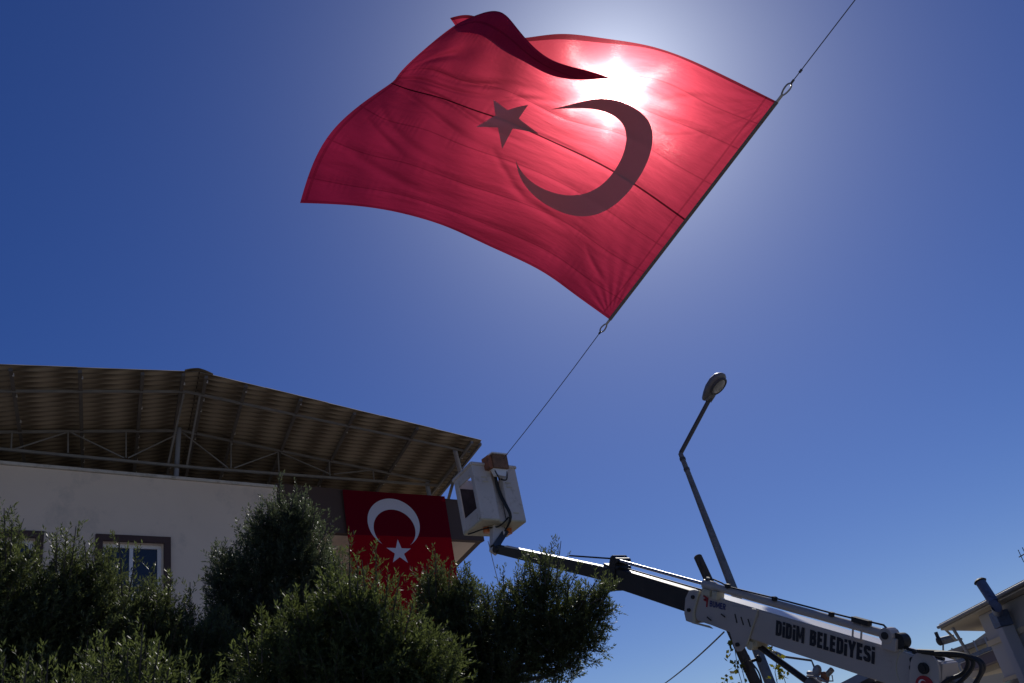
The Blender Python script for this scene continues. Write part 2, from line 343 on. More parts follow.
mb = MB(); mb.obox(FP(s_c, 0, -2.4), DH * (s_b1 - s_c - .6), Z * (z_bb - .15), FN * -.3); mb.build('wall', M['wall'], bld)
# deep body: side and back walls, terrace floor
mb = MB()
mb.obox(FP(s_l, 0, -.31), DH * .3, Z * (Ztop - .02), DD * 9)
mb.obox(FP(s_b1 - .62, 0, -2.72), DH * -.3, Z * (z_bb - .16), DD * 7)
mb.obox(FP(s_l + .3, 0, -.31) + DD * 8.7, DH * (s_b1 - s_l - 3), Z * (z_bb - .16), DD * .3)
mb.build('wall', M['wall'], bld)
mb = MB(); mb.obox(FP(s_l, Ztop - .015, -.32), DH * (s_c - s_l + .01), Z * .06, FN * .37); mb.build('coping', M['coping'], bld, bevel=.008)
# balcony: brown band front + side, cream soffit
mb = MB()
mb.obox(FP(s_c + .01, z_bb, -.02), DH * (s_b1 - s_c - .01), Z * (z_bt - z_bb), FN * -.16)
mb.obox(FP(s_b1, z_bb, -.185), DH * -.16, Z * (z_bt - z_bb), DD * 6)
mb.build('balcony_band', M['brown'], bld, bevel=.006)
mb = MB(); mb.obox(FP(s_c + .01, z_bb + .003, -.19), DH * (s_b1 - s_c - .18), Z * .14, DD * 6); mb.build('balcony_soffit', M['wall'], bld)
mb = MB(); mb.obox(FP(s_l + .31, z_bb + .1, -.33), DH * (s_c - s_l - .4), Z * .15, DD * 8); mb.build('terrace_floor', M['coping'], bld)
for i, (a, b, c, d) in enumerate(wins + lowwins):
    fr = MB()
    for q in ((a - bw, b + bw, d, d + bw), (a - bw, b + bw, c - bw, c), (a - bw, a, c, d), (b, b + bw, c, d)):
        fr.obox(FP(q[0], q[2], .002), DH * (q[1] - q[0]), Z * (q[3] - q[2]), FN * .05)
    wf = MB(); t = .075
    for q in ((a, b, d - t, d), (a, b, c, c + t), (a, a + t, c + t, d - t), (b - t, b, c + t, d - t), ((a + b) / 2 - .035, (a + b) / 2 + .035, c + t, d - t)):
        wf.obox(FP(q[0], q[2], -.16), DH * (q[1] - q[0]), Z * (q[3] - q[2]), FN * .06)
    wo = wf.build('window', M['upvc'], bld, bevel=.006)
    fr.build('frame', M['brown_frame'], wo, bevel=.004)
    pn = MB(); pn.obox(FP(a + t - .01, c + t - .01, -.135), DH * (b - a - 2 * t + .02), Z * (d - c - 2 * t + .02), FN * .012); pn.build('pane', M['glass'], wo)
# canopy roof: truss over the parapet, corrugated sheets on purlins, overhang in front
TA, TB, TC = fp(0, 432), fp(181, 430.5), fp(430, 481.5)
uL = nrm(TB - TA); TA2 = TA - uL * 8
uR = nrm(TC - TB)
nL = nrm(np.cross(uL, DD)); nR = nrm(np.cross(uR, DD))
if nL[2] < 0: nL = -nL
if nR[2] < 0: nR = -nR
EL0 = onplane(0, 365, TB + nL * .10, nL); ER = onplane(199, 372, TB + nL * .1, nL); EC = onplane(482, 440.5, TB + nR * .10, nR)
def ridge_t(p): return p - TB
# near-edge: left edge through EL0..ER, ridge point, right corner EC ; ridge line through TB along DD
rid = TB + Z * .12 + DD * (((ER - TB) @ DD))
def sheet(mb, A, B, depth, nn, pitch_=.19, amp=.028, th=.008, seg=8):
    n = int(depth / pitch_ * seg); along = 3; ov = []
    for k in range(n + 1):
        y = depth * k / n; dz = amp * math.sin(2 * math.pi * y / pitch_)
        for j in range(along + 1):
            ov.append(A + (B - A) * j / along + DD * y + nn * dz)
    top = [v + nn * th for v in ov]; W = along + 1; o = len(ov)
    fs = [[k * W + j, k * W + j + 1, (k + 1) * W + j + 1, (k + 1) * W + j] for k in range(n) for j in range(along)]
    ft = [[q + o for q in f[::-1]] for f in fs]
    rim = []
    for k in range(n):
        rim += [[k * W, (k + 1) * W, (k + 1) * W + o, k * W + o], [k * W + along, k * W + along + o, (k + 1) * W + along + o, (k + 1) * W + along]]
    for j in range(along):
        rim += [[j, j + o, j + 1 + o, j + 1], [n * W + j, n * W + j + 1, n * W + j + 1 + o, n * W + j + o]]
    mb.add(ov + top, fs + ft + rim)
roof = MB(); RD = 9.5
Lst = EL0 - (ER - EL0) / np.linalg.norm(ER - EL0) * 8
def split(A, B, nn, cuts, lap):
    for k in range(len(cuts) - 1):
        a = A + (B - A) * cuts[k]; b = A + (B - A) * min(1, cuts[k + 1] + lap)
        sheet(roof, a + nn * .006 * (k % 2), b + nn * .006 * (k % 2), RD, nn)
split(Lst, ER, nL, [0, .2, .4, .6, .8, 1], .006)
RR = ER + DD * 0 + uR * .08
split(ER + uR * .02, EC, nR, [0, .2, .4, .6, .8, 1], .006)
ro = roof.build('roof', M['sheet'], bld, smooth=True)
rc = MB()   # ridge capping
prof = []
for k in range(11):
    t = -1 + 2 * k / 10
    prof.append((ER + (nL + nR) * .5 * (.055 - .045 * t * t) + (uL * t * .28 if t < 0 else uR * t * .28)))
vs = [p + DD * y for y in (-.04, RD) for p in prof]; vs += [p + Z * .012 for p in vs]
k = 11; fs = []
for i in range(10): fs += [[i, i + 1, k + i + 1, k + i], [2 * k + i, 3 * k + i, 3 * k + i + 1, 2 * k + i + 1], [i, 2 * k + i, 2 * k + i + 1, i + 1]]
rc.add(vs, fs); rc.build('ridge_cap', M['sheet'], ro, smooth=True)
for (px, py, side) in ((-60, 364, 0), (10, 366, 0), (80, 368, 0), (143, 370.5, 0), (184, 371.5, 0), (207, 374, 1), (247, 383, 1), (302, 397, 1), (356, 411, 1), (419, 426, 1), (474, 440, 1)):
    nn = nL if side == 0 else nR; u_ = uL if side == 0 else uR; pu = MB()
    p = onplane(px, py, (TB + nn * .02), nn)
    pu.beam(p + DD * .12, p + DD * (RD - .1), .06, .06, nn); pu.k = 1
    for q in range(9):                                        # sheet hooks fixed to the purlin
        if random.random() < .5: continue
        pu.cbox(p + DD * (.35 + q * .6 + random.uniform(-.1, .1)) + u_ * random.uniform(.025, .04) - nn * .015, u_ * .03, DD * .03, nn * .05)
    pu.build('purlin', [M['purlin'], M['coping']], ro)
tr = MB()
zb = fp(178, 466)[2]
BL, BR = FP(sz(TA2), zb, 0), FP(sz(TC) + .1, zb - .03, 0)
BLv = fp(10, 450); BMv = fp(205, 468.5); BRv = fp(437, 485.5)
bu = nrm(BMv - BLv); BL = BLv - bu * 8
tr.beam(TA2, TB, .045, .045); tr.beam(TB, TC, .045, .045); tr.beam(BL, BMv, .05, .05); tr.beam(BMv, BRv, .05, .05)
# edge beam under the overhang
EBl, EBm, EBr = onplane(0, 391, TB + nL * .0, nL), onplane(186, 391.5, TB + nL * .0, nL), onplane(470, 452, TB - nR * .0, nR)
tr.beam(EBl - nrm(EBm - EBl) * 8, EBm, .04, .04); tr.beam(EBm, EBr, .04, .04)
def onT(x, y): return fp(x, y)
for a, b in (((68, 432), (12, 450)), ((70, 432), (124, 458)), ((182, 432), (128, 458)), ((183, 433), (228, 468)), ((278, 452), (234, 468)), ((281, 453), (330, 474)), ((372, 470), (334, 474)),
             ((68, 432), (68, 453)), ((126, 432), (126, 458)), ((278, 452), (279, 472)), ((231, 442), (231, 468)), ((12, 432), (11, 450)), ((329, 461), (330, 476)), ((373, 469), (374, 480))):
    tr.beam(onT(*a), onT(*b), .022, .024)
for a, b in (((184, 393), (168, 464)), ((200, 395), (187, 465))):
    tr.beam(onplane(*a, TB, nL if a[0] < 190 else nR), fp(*b), .036, .036)
tr.build('truss', M['steel'], ro)
po = MB()
po.tube([fp(179, 428), FP(sz(fp(178, 476)), Ztop - .05, -.12)], .05, 12)
po.build('post', M['steel_blue'], ro, smooth=True)
po = MB()
po.tube([onplane(455, 450, TB, nR), fp(467, 500, -.1)], .055, 12); po.build('post', M['steel_blue'], ro, smooth=True)
po = MB(); po.tube([fp(427, 483, -.08), fp(430, 500, -.08)], .055, 12); po.build('post', M['steel_blue'], ro, smooth=True)
ed = MB(); ed.beam(EC - nR * .10 + uR * -.05, EC + DD * RD - nR * .10 + uR * -.05, .05, .06, nR)
ed.beam(EC - nR * .11 + uR * -.30, EC + DD * RD - nR * .11 + uR * -.30, .05, .06, nR)
ed.beam(EC + DD * 1.8 - nR * .14 - uR * .1, fp(466, 498, -.1) + DD * 2.2, .06, .06)
ed.build('edge_beam', M['steel'], ro)

def rib_shade():  # shading of rib crests and valleys painted into the sheet colour
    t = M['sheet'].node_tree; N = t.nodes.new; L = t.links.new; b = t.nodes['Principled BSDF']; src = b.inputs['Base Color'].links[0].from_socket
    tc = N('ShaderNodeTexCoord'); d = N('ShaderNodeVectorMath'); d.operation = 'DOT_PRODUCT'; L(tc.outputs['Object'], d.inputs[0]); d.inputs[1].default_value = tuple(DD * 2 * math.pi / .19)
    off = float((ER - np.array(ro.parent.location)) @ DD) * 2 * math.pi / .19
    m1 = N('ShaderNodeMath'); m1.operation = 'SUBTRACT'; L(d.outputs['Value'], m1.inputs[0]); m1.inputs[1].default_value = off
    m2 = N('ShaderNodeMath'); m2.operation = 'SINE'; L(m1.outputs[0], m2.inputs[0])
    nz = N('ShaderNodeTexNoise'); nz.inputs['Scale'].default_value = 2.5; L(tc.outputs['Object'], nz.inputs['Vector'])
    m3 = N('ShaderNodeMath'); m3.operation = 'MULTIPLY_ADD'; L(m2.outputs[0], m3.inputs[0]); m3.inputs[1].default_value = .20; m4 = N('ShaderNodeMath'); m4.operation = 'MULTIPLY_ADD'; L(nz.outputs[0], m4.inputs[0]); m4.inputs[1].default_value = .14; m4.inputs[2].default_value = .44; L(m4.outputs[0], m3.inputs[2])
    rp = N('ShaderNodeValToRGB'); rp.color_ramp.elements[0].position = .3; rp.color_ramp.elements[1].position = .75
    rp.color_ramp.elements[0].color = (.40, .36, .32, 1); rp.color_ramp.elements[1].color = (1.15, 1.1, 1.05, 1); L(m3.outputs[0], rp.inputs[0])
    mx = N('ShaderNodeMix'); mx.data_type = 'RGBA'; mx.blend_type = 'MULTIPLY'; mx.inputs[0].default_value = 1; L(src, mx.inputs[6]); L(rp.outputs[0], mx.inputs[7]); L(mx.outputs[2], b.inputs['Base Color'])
rib_shade()
# wall flag hung on the balcony band
fs0, fs1 = sz(fp(341.5, 491)), sz(fp(443.5, 497)); G = fs1 - fs0; zt = fp(342, 490.5)[2]; zt1 = fp(443, 497)[2]
ban = thing('wall_flag', FP((fs0 + fs1) / 2, zt, .02), 'red banner flag with white crescent and star hung on the brown balcony band', 'flag')
def BP(a, b, off=0):                                     # a across 0..1, b down (in widths)
    zz = zt + (zt1 - zt) * a - b * G
    bul = .03 + .02 * math.sin(a * 7 + b * 2) * min(1, b) + .012 * math.sin(a * 19 + 1.3 * b) * b
    return FP(fs0 + a * G - .02 * b * (1 - 2 * a) * -1, zz, bul + off + .02)
for nm, b0, b1, mm in (('cloth', 0, .37, 'banner'), ('cloth', .37, 1.5, 'banner_lit')):
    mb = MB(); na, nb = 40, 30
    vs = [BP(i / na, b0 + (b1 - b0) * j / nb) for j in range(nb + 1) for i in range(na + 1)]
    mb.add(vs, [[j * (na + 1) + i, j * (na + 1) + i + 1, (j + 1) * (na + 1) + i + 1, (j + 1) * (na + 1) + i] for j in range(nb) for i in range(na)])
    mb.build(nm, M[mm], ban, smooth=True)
def crescent(surf, cu, cv, ro_, ri, du):
    """strip mesh between outer circle (cu,cv,ro_) and inner circle (cu+du,cv,ri) as (p,q) coordinates"""
    ix = (ro_ ** 2 - ri ** 2 + du ** 2) / (2 * du); th0 = math.acos(ix / ro_); ph0 = math.acos((ix - du) / ri)
    n = 120; k = 8; vs = []
    for i in range(n + 1):
        t = i / n; a = th0 + (2 * math.pi - 2 * th0) * t; b = ph0 + (2 * math.pi - 2 * ph0) * t
        po_ = np.array([cu + ro_ * math.cos(a), cv + ro_ * math.sin(a)]); pi_ = np.array([cu + du + ri * math.cos(b), cv + ri * math.sin(b)])
        for j in range(k + 1): vs.append(surf(*(po_ + (pi_ - po_) * j / k)))
    return MB().add(vs, [[i * (k + 1) + j, i * (k + 1) + j + 1, (i + 1) * (k + 1) + j + 1, (i + 1) * (k + 1) + j] for i in range(n) for j in range(k)])
def star(surf, cu, cv, r, a0):
    mb = MB(); P = []
    for k in range(10):
        rr = r if k % 2 == 0 else r * .382; a = a0 + k * math.pi / 5; P.append(np.array([cu + rr * math.cos(a), cv + rr * math.sin(a)]))
    c = np.array([cu, cv]); n = 8
    for k in range(10):
        A, B = P[k], P[(k + 1) % 10]; idx = {}; vs = []
        for i in range(n + 1):
            for j in range(n + 1 - i): idx[i, j] = len(vs); vs.append(surf(*(c + (A - c) * i / n + (B - c) * j / n)))
        fs = []
        for i in range(n):
            for j in range(n - i):
                fs.append([idx[i, j], idx[i + 1, j], idx[i, j + 1]])
                if i + j < n - 1: fs.append([idx[i + 1, j], idx[i + 1, j + 1], idx[i, j + 1]])
        mb.add(vs, fs)
    return mb
bs = lambda p, q: BP(q - .085, .262 + (p - .315) * .84, .006)
crescent(bs, .315, .53, .25, .2, .0625).build('crescent', M['banner_white'], ban, weld=True)
star(bs, .60, .545, .125, math.pi).build('star', M['banner_white'], ban, weld=True)

# ------------------------------------------------------------------ big flag on the rope
RP1 = at(503, 459, 13.75); RP2 = at(855, 0, 10.2)
def rope_at(x, y):                                       # nearest point of the rope line to a sight line
    r = ray(x, y); dvec = nrm(RP2 - RP1); w0 = CAM - RP1; b = r @ dvec; d_, e_ = r @ w0, dvec @ w0
    return RP1 + dvec * ((e_ - b * d_) / (1 - b * b))
us = np.array([0, .167, .333, .44, .547, .65, .75, .87, 1.0]); vsn = np.array([0, .25, .5, .75, .84, .90, 1.0])
PX = {0: [(609, 319), (650, 267), (684, 219), (732, 157), (748, 136), (758, 123), (776, 101)],
      1: [(570, 291), (606, 241), (640, 188), (681, 134), (695, 114), (703, 101), (719, 73)],
      2: [(530, 265), (560, 211), (592, 160), (628, 111), (640, 93), (644, 77), (650, 46)],
      3: [(489, 246), (517, 193), (549, 140), (583, 95), (596, 73), (598, 79), (602, 38)],
      4: [(452, 229), (477, 180), (506, 121), (536, 74), (551, 60), (554, 76), (557, 34)],
      5: [(420, 218), (443, 168), (474, 110), (507, 56), (521, 33), (524, 58), (519, 38)],
      6: [(386, 210), (410, 156), (444, 99), (483, 46), (507, 16.5), (507, 46), (500, 30)],
      7: [(345, 205), (372, 147), (414, 91), (459, 38), (492, 12.5), (492, 36), (474, 16)],
      8: [(300, 203), (333, 130), (391, 83), (427, 47), (468, 20), (468, 33), (450, 18)]}
GD = np.zeros((9, 7, 3))
for i in range(9):
    for j in range(7):
        x, y = PX[i][j]; v_ = vsn[j]
        h = rope_at(*PX[0][j]); dist0 = np.linalg.norm(h - CAM)
        u_ = us[i]
        d = dist0 + 1.9 * u_ ** 1.25 + .22 * math.sin(2 * math.pi * (1.1 * u_ + .25 * v_)) * min(1, u_ * 3)
        if i >= 3:
            k_ = min(1, (i - 3) / 2 + .3); d += k_ * [0, 0, 0, -.10, -.18, .12, .40][j]
        if i == 0: GD[i, j] = h
        else: GD[i, j] = at(x, y, d)
def spl(x, ys, xq):                                       # natural cubic spline, ys (n, ...), xq (m,)
    n = len(x); h = np.diff(x); A = np.zeros((n, n)); rhs = np.zeros_like(ys); A[0, 0] = A[-1, -1] = 1
    for i in range(1, n - 1):
        A[i, i - 1], A[i, i], A[i, i + 1] = h[i - 1], 2 * (h[i - 1] + h[i]), h[i]
        rhs[i] = 6 * ((ys[i + 1] - ys[i]) / h[i] - (ys[i] - ys[i - 1]) / h[i - 1])
    m2 = np.linalg.solve(A, rhs.reshape(n, -1)).reshape(ys.shape); out = []
    for q in xq:
        i = int(np.clip(np.searchsorted(x, q) - 1, 0, n - 2)); a, b = (x[i + 1] - q) / h[i], (q - x[i]) / h[i]
        out.append(a * ys[i] + b * ys[i + 1] + ((a ** 3 - a) * m2[i] + (b ** 3 - b) * m2[i + 1]) * h[i] ** 2 / 6)
    return np.array(out)
NU, NV = 260, 220
uq = np.linspace(0, 1, NU + 1); vq = np.linspace(0, 1, NV + 1)
G1 = spl(us, GD, uq)                                        # (NU+1, 7, 3)
G2 = spl(vsn, np.swapaxes(G1, 0, 1).copy(), vq)             # (NV+1, NU+1, 3)
# wrinkles: displacement toward / away from the viewer
UU, VV = np.meshgrid(uq, vq)
dirs = G2 - CAM; dirs /= np.linalg.norm(dirs, axis=2, keepdims=True)
wr = np.zeros_like(UU)
env = np.clip(UU * 4, 0, 1)
wr += .020 * env * np.sin(2 * np.pi * (3.1 * UU + 1.7 * VV + .3 * np.sin(5 * VV)))
wr += .012 * env * np.sin(2 * np.pi * (2.2 * VV - 5.3 * UU + .4 * np.sin(4 * UU)))
for cu, cv in ((0, 1), (0, 0)):                            # tension creases fanning from the two hoist corners
    rr = np.hypot(UU * 1.5 - cu * 1.5, VV - cv); an = np.arctan2(VV - cv, UU * 1.5 + 1e-6)
    wr += .009 * np.exp(-rr / .22) * np.clip(rr * 14, 0, 1) * np.sin(an * 26)
for sv in (.085, .22, .355, .5, .645, .785):              # puckers at the seams
    wr += .014 * np.exp(-((VV - sv) / .014) ** 2) * env
    wr += .0025 * np.exp(-((VV - sv) / .035) ** 2) * env * np.sin(2 * np.pi * (UU * 31 + 5 * np.sin(9 * UU + sv * 20) + 2 * np.sin(31 * UU)))
# folds gathered near the fly
wr += .05 * np.clip((UU - .55) * 2.2, 0, 1) * np.sin(2 * np.pi * (2.6 * VV + 1.2 * UU)) 
def crease(u0, v0, u1, v1, a, wd):                         # one long crease in the cloth
    global wr
    du, dv = (u1 - u0) * 1.5, v1 - v0; ln = math.hypot(du, dv); x = ((UU - u0) * 1.5 * du + (VV - v0) * dv) / ln; y = (-(UU - u0) * 1.5 * dv + (VV - v0) * du) / ln
    y = y + .012 * np.sin(x * 9 + u0 * 20)
    wr += 1.2 * a * np.exp(-(y / wd) ** 2) * np.clip(x / (.25 * ln), 0, 1) * np.clip((ln - x) / (.35 * ln), 0, 1)
for q in ((.99, .60, .45, .70, .035, .018), (.99, .55, .62, .60, .03, .014), (.97, .48, .50, .36, .035, .015), (.93, .52, .46, .44, .03, .012), (1, .40, .66, .26, .03, .015), (.99, .22, .62, .12, .03, .02), (.9, .70, .6, .78, .03, .016),
          (.62, .56, .44, .72, .018, .012), (.55, .40, .40, .20, .018, .012), (.5, .30, .28, .18, .016, .014), (.30, .82, .12, .93, .014, .012), (.25, .70, .06, .80, .012, .01), (.22, .2, .05, .08, .014, .01), (.96, .66, .70, .74, .03, .012), (.97, .33, .75, .24, .03, .012)):
    crease(*q)
G2 = G2 + dirs * wr[..., None]
def flag_surf(p, q, off=.006):                             # p along the fly in hoist heights, q across
    u_, v_ = p / 1.5 * NU, q * NV; i, j = int(min(u_, NU - 1)), int(min(v_, NV - 1)); a, b = u_ - i, v_ - j
    P = G2[j, i] * (1 - a) * (1 - b) + G2[j, i + 1] * a * (1 - b) + G2[j + 1, i] * (1 - a) * b + G2[j + 1, i + 1] * a * b
    n_ = nrm(np.cross(G2[j, i + 1] - G2[j, i], G2[j + 1, i] - G2[j, i]))
    if n_ @ (CAM - P) < 0: n_ = -n_
    return P + n_ * off
flag = thing('big_flag', GD[0, 2], 'large red flag with crescent and star flying high overhead in front of the sun', 'flag')
me = bpy.data.meshes.new('cloth'); W = NU + 1
me.from_pydata((G2.reshape(-1, 3) - GD[0, 2]).tolist(), [], [[j * W + i, j * W + i + 1, (j + 1) * W + i + 1, (j + 1) * W + i] for j in range(NV) for i in range(NU)])
uvl = me.uv_layers.new(name='UVMap'); li = np.zeros(len(me.loops), int); me.loops.foreach_get('vertex_index', li)
uvs = np.stack([UU.reshape(-1)[li], VV.reshape(-1)[li]], 1); uvl.data.foreach_set('uv', uvs.reshape(-1).astype(np.float32))
me.polygons.foreach_set('use_smooth', [True] * len(me.polygons)); me.materials.append(M['cloth'])
clo = bpy.data.objects.new('cloth', me); COL.objects.link(clo); clo.parent = flag
crescent(lambda p, q: flag_surf(.52 + (p - .52) * .965, .512 + (q - .512) * 1.07), .52, .512, .247, .195, .066).build('crescent', M['patch'], flag, weld=True, smooth=True)
star(flag_surf, .822, .508, .125, math.pi).build('star', M['patch'], flag, weld=True, smooth=True)
hb = MB(); hp = [G2[j, 0] for j in range(0, NV + 1, 10)]; hb.tube(hp, .021, 8); hb.build('hoist_band', M['band'], flag, smooth=True)
rdir = nrm(RP2 - RP1); H0, H1 = G2[0, 0], G2[NV, 0]
st = MB(); st.tube([H0, H0 - rdir * .09], .016, 8); st.build('strap', M['strap'], flag)
st = MB(); st.tube([H1, H1 + rdir * .09], .016, 8); st.build('strap', M['strap'], flag)
def loop(c, d, ln):
    s_ = nrm(np.cross(d, c - CAM)); pts = []
    for k in range(25):
        a = 2 * math.pi * k / 24; pts.append(c + d * ln * (.5 - .5 * math.cos(a)) + s_ * ln * .22 * math.sin(a) * (.6 + .4 * (.5 - .5 * math.cos(a))))
    return pts
C0 = H0 - rdir * .085; C1 = H1 + rdir * .085
mb = MB(); mb.tube(loop(C0, -rdir, .15), .010, 6, False); tag(rebase(mb.build('carabiner', M['steel_bright'], smooth=True), C0), 'metal snap hook between lower flag corner and lower rope', 'carabiner', 'snap hooks of the big flag')
mb = MB(); mb.tube(loop(C1, rdir, .15), .010, 6, False); tag(rebase(mb.build('carabiner', M['steel_bright'], smooth=True), C1), 'metal snap hook between upper flag corner and upper rope', 'carabiner', 'snap hooks of the big flag')
a = C0 - rdir * .15; b = RP1 + rdir * .0
mb = MB(); mb.tube([a, a + (b - a) * .25 - Z * .015, a + (b - a) * .5 - Z * .02, a + (b - a) * .75 - Z * .015, b], .0055, 6); mb.tube([a, a - rdir * .04], .014, 6)
tag(rebase(mb.build('rope', M['rope']), b), 'thin rope from lower flag corner down to the lift basket', 'rope', 'ropes of the big flag')
a = C1 + rdir * .15; b = RP2 + rdir * 14
mb = MB(); mb.tube([a, b], .0055, 6); mb.tube([a + rdir * .14, a + rdir * .18], .014, 6); mb.tube([a, a + rdir * .05], .013, 6)
tag(rebase(mb.build('rope', M['rope']), a), 'thin rope from upper flag corner up out of the sky top', 'rope', 'ropes of the big flag')

# ------------------------------------------------------------------ boom lift
BT = at(497, 549, 13.35); BM_ = at(700.5, 605, 11.70); BE = at(1000, 697, 9.6)
ax = nrm(BE - BM_); sd = nrm(np.cross(ax, Z)); sd = sd if sd @ (CAM - BM_) > 0 else -sd; up = nrm(np.cross(ax, sd)); up = up if up[2] > 0 else -up
lift = thing('boom_lift', (BE[0] + .35, BE[1] - .2, 0), 'white and black telescopic boom lift holding up a two-man basket', 'boom lift')
HB, WB = .345, .26
L_out = np.linalg.norm(BE - BM_)
def bp(x, y, s_=0): return BM_ + ax * x + up * y + sd * s_          # x from the nose toward the base
def bpx(px, py, s_): return onplane(px, py, BM_ + sd * s_, sd)        # pixel onto the boom's side plane
def X_(px, py=None, s_=0.0):                                         # distance along the boom of a picture column
    return (bpx(px, 603 + (px - 695) * .306 if py is None else py, s_) - BM_) @ ax
def Y_(px, py, s_=0.0): return (bpx(px, py, s_) - BM_) @ up
mb = MB()
mb.prism([(.0, HB / 2 - .05), (.05, HB / 2), (X_(950), HB / 2), (X_(950), -HB / 2), (.55, -HB / 2), (.3, -HB / 2 + .01), (.1, -HB / 2 + .01), (0, -HB / 2 + .06)], BM_ - sd * WB / 2, ax, up, sd * WB)
ob = mb.build('outer_boom', M['boom_paint'], lift, bevel=.012)
mb = MB(); mb.obox(bp(.12, HB / 2 + .001, -WB / 2 + .006), ax * (X_(946) - .12), up * .006, sd * (WB - .012)); mb.build('sunlit_strip', M['sunlit_white'], ob)  # added pale strip, paints the boom's top as sunlit
mb = MB()
mb.prism([(-.12, .06), (-.07, .165), (.03, .195), (.10, .195), (.03, -.08), (.05, -.205), (-.08, -.205), (-.12, -.12)], BM_ - sd * (WB / 2 + .02), ax, up, sd * (WB + .04))
mb.build('nose_plate', M['boom_paint'], ob, bevel=.01)
mb = MB()
mb.prism([(.03, -.205), (.36, -.19), (.30, -.172), (.08, -.185), (.05, -.08), (.115, .195), (.095, .2), (.025, -.08)], BM_ + sd * (WB / 2 + .003), ax, up, sd * .022)
mb.build('edge_rim', M['cream_edge'], ob)
def PXY(px, py): q = bpx(px, py, WB / 2); return ((q - BM_) @ ax, (q - BM_) @ up)
gus = [PXY(*q) for q in ((731, 606), (757, 609), (759, 614), (746.5, 646.5), (742, 651), (738, 651.5), (735, 647), (729, 627))]
for sg in (1, -1):
    mb = MB(); mb.prism(gus, BM_ + sd * sg * (WB / 2 + .002), ax, up, sd * sg * .014); mb.build('gusset_plate', M['boom_paint'], ob, bevel=.004)
mb = MB(); mb.beam(bpx(758, 610, WB / 2 + .017), bpx(747, 645, WB / 2 + .017), .012, .012, sd); mb.build('weld_seam', M['cream_edge'], ob)
for (px, py) in ((694, 597), (690, 610), (738.5, 644.5)):
    q_ = bpx(px, py, WB / 2 + .012); mb = MB(); mb.tube([q_, q_ + sd * .035], .022, 10); mb.build('bolt', M['rubber'], ob)
for (p1, p2) in (((707, 617), (711, 620.5)), ((721, 614), (725, 617)), ((735, 614), (737, 623)), ((741, 617), (743.5, 625)), ((748, 619), (750.5, 627))):
    mb = MB(); mb.beam(bpx(*p1, WB / 2 + .018), bpx(*p2, WB / 2 + .018), .012, .010, sd); mb.build('slot', M['rubber'], ob)
# sections
xc = X_(613)
mb = MB(); mb.beam(BM_ + ax * .3 + up * .02, bp(xc + .05, .035), .20, .275, up, .20, .265); mb.build('middle_boom', M['black_paint'], lift, bevel=.01)
I0 = bp(xc + .1, .045)
mb = MB(); mb.beam(I0, BT, .15, .19, up, .11, .12); ib = mb.build('inner_boom', M['black_paint'], lift, bevel=.008)
tdir = nrm(BT - I0); tup = nrm(up - tdir * (up @ tdir))
mb = MB(); mb.beam(I0 + tup * .092, I0 + (BT - I0) * .93 + tup * .068, .10, .012, tup); mb.build('wear_strip', M['white_paint'], ib)
mb = MB()
mb.prism([(xc - .10, -.13), (xc - .02, -.155), (xc + .16, -.14), (xc + .16, .165), (xc + .14, .30), (xc + .09, .33), (xc + .05, .30), (xc + .03, .18), (xc - .08, .19)], BM_ - sd * .125, ax, up, sd * .25)
mb.tube([bp(xc + .19, .27, -.10), bp(xc + .19, .27, .15)], .042, 10); mb.tube([bp(xc + .22, .185, -.10), bp(xc + .22, .185, .15)], .028, 10)
mb.build('boom_collar', M['black_paint'], lift, bevel=.006)
# extension ram on top
xe = X_(888, 632); ye = Y_(888, 632); xn = X_(702, 581); yn = Y_(702, 581)
def cp(px, dy=0.0, s_=.13): s_ = s_ + (.07 if s_ < .13 else 0); x = X_(px, None, .13); return bp(x, yn + (ye - yn) * (x - xn) / (xe - xn) + dy, s_)
mb = MB(); mb.tube([bp(xc + .1, .275, .10), cp(720)], .021, 10); mb.build('ram_rod', M['chrome'], lift, smooth=True)
mb = MB(); mb.tube([bp(xc + .1, .20, .10), bp(.15, .205, .10)], .011, 6); mb.build('hose', M['rubber'], lift)
mb = MB(); mb.tube([bp(xc + .05, .27, .02), I0 + (BT - I0) * .40 + tup * .13], .012, 6); mb.build('hose', M['rubber'], lift)
mb = MB(); mb.tube([cp(703), cp(714), cp(716), cp(886)], [.058, .058, .043, .043], 14); cyl = mb.build('ram_cylinder', M['boom_paint'], lift, smooth=True)
q_ = cp(888); mb = MB(); mb.tube([q_ - sd * .07, q_ + sd * .07], .075, 14); mb.obox(cp(884, -.13, -.01), ax * .15, up * .12, sd * .13); mb.build('bracket', M['boom_paint'], cyl, bevel=.006)
mb = MB(); q2_ = cp(897, -.03); mb.tube([q2_ - sd * .10, q2_ + sd * .02], .075, 18); mb.build('roller', M['rubber'], cyl, smooth=True)
mb = MB(); mb.tube([q_ + sd * .07, q_ + sd * .09], .035, 12); mb.build('pin', M['rubber'], cyl)
mb = MB(); mb.tube([cp(706, .06, .1), cp(714, .09, .1), cp(722, .075, .1), cp(728, .05, .1), cp(775, .065, .1), cp(830, .07, .1), cp(852, .075, .1), cp(868, .085, .1), cp(884, .09, .1), cp(888, .06, .1)], .010, 6)
for px in (728, 775, 832): mb.cbox(cp(px, .058, .1), ax * .04, up * .045, sd * .05)
mb.cbox(cp(862, .07, .1), ax * .19, up * .05, sd * .07); mb.build('hose', M['rubber'], cyl)
mb = MB(); mb.tube([cp(853.5, .06, .16), cp(853.5, -.10, .16), cp(855, -.115, .16), cp(861, -.115, .16), cp(862, -.10, .16), cp(862, .06, .16)], .010, 6); mb.build('guard_loop', M['boom_paint'], cyl)
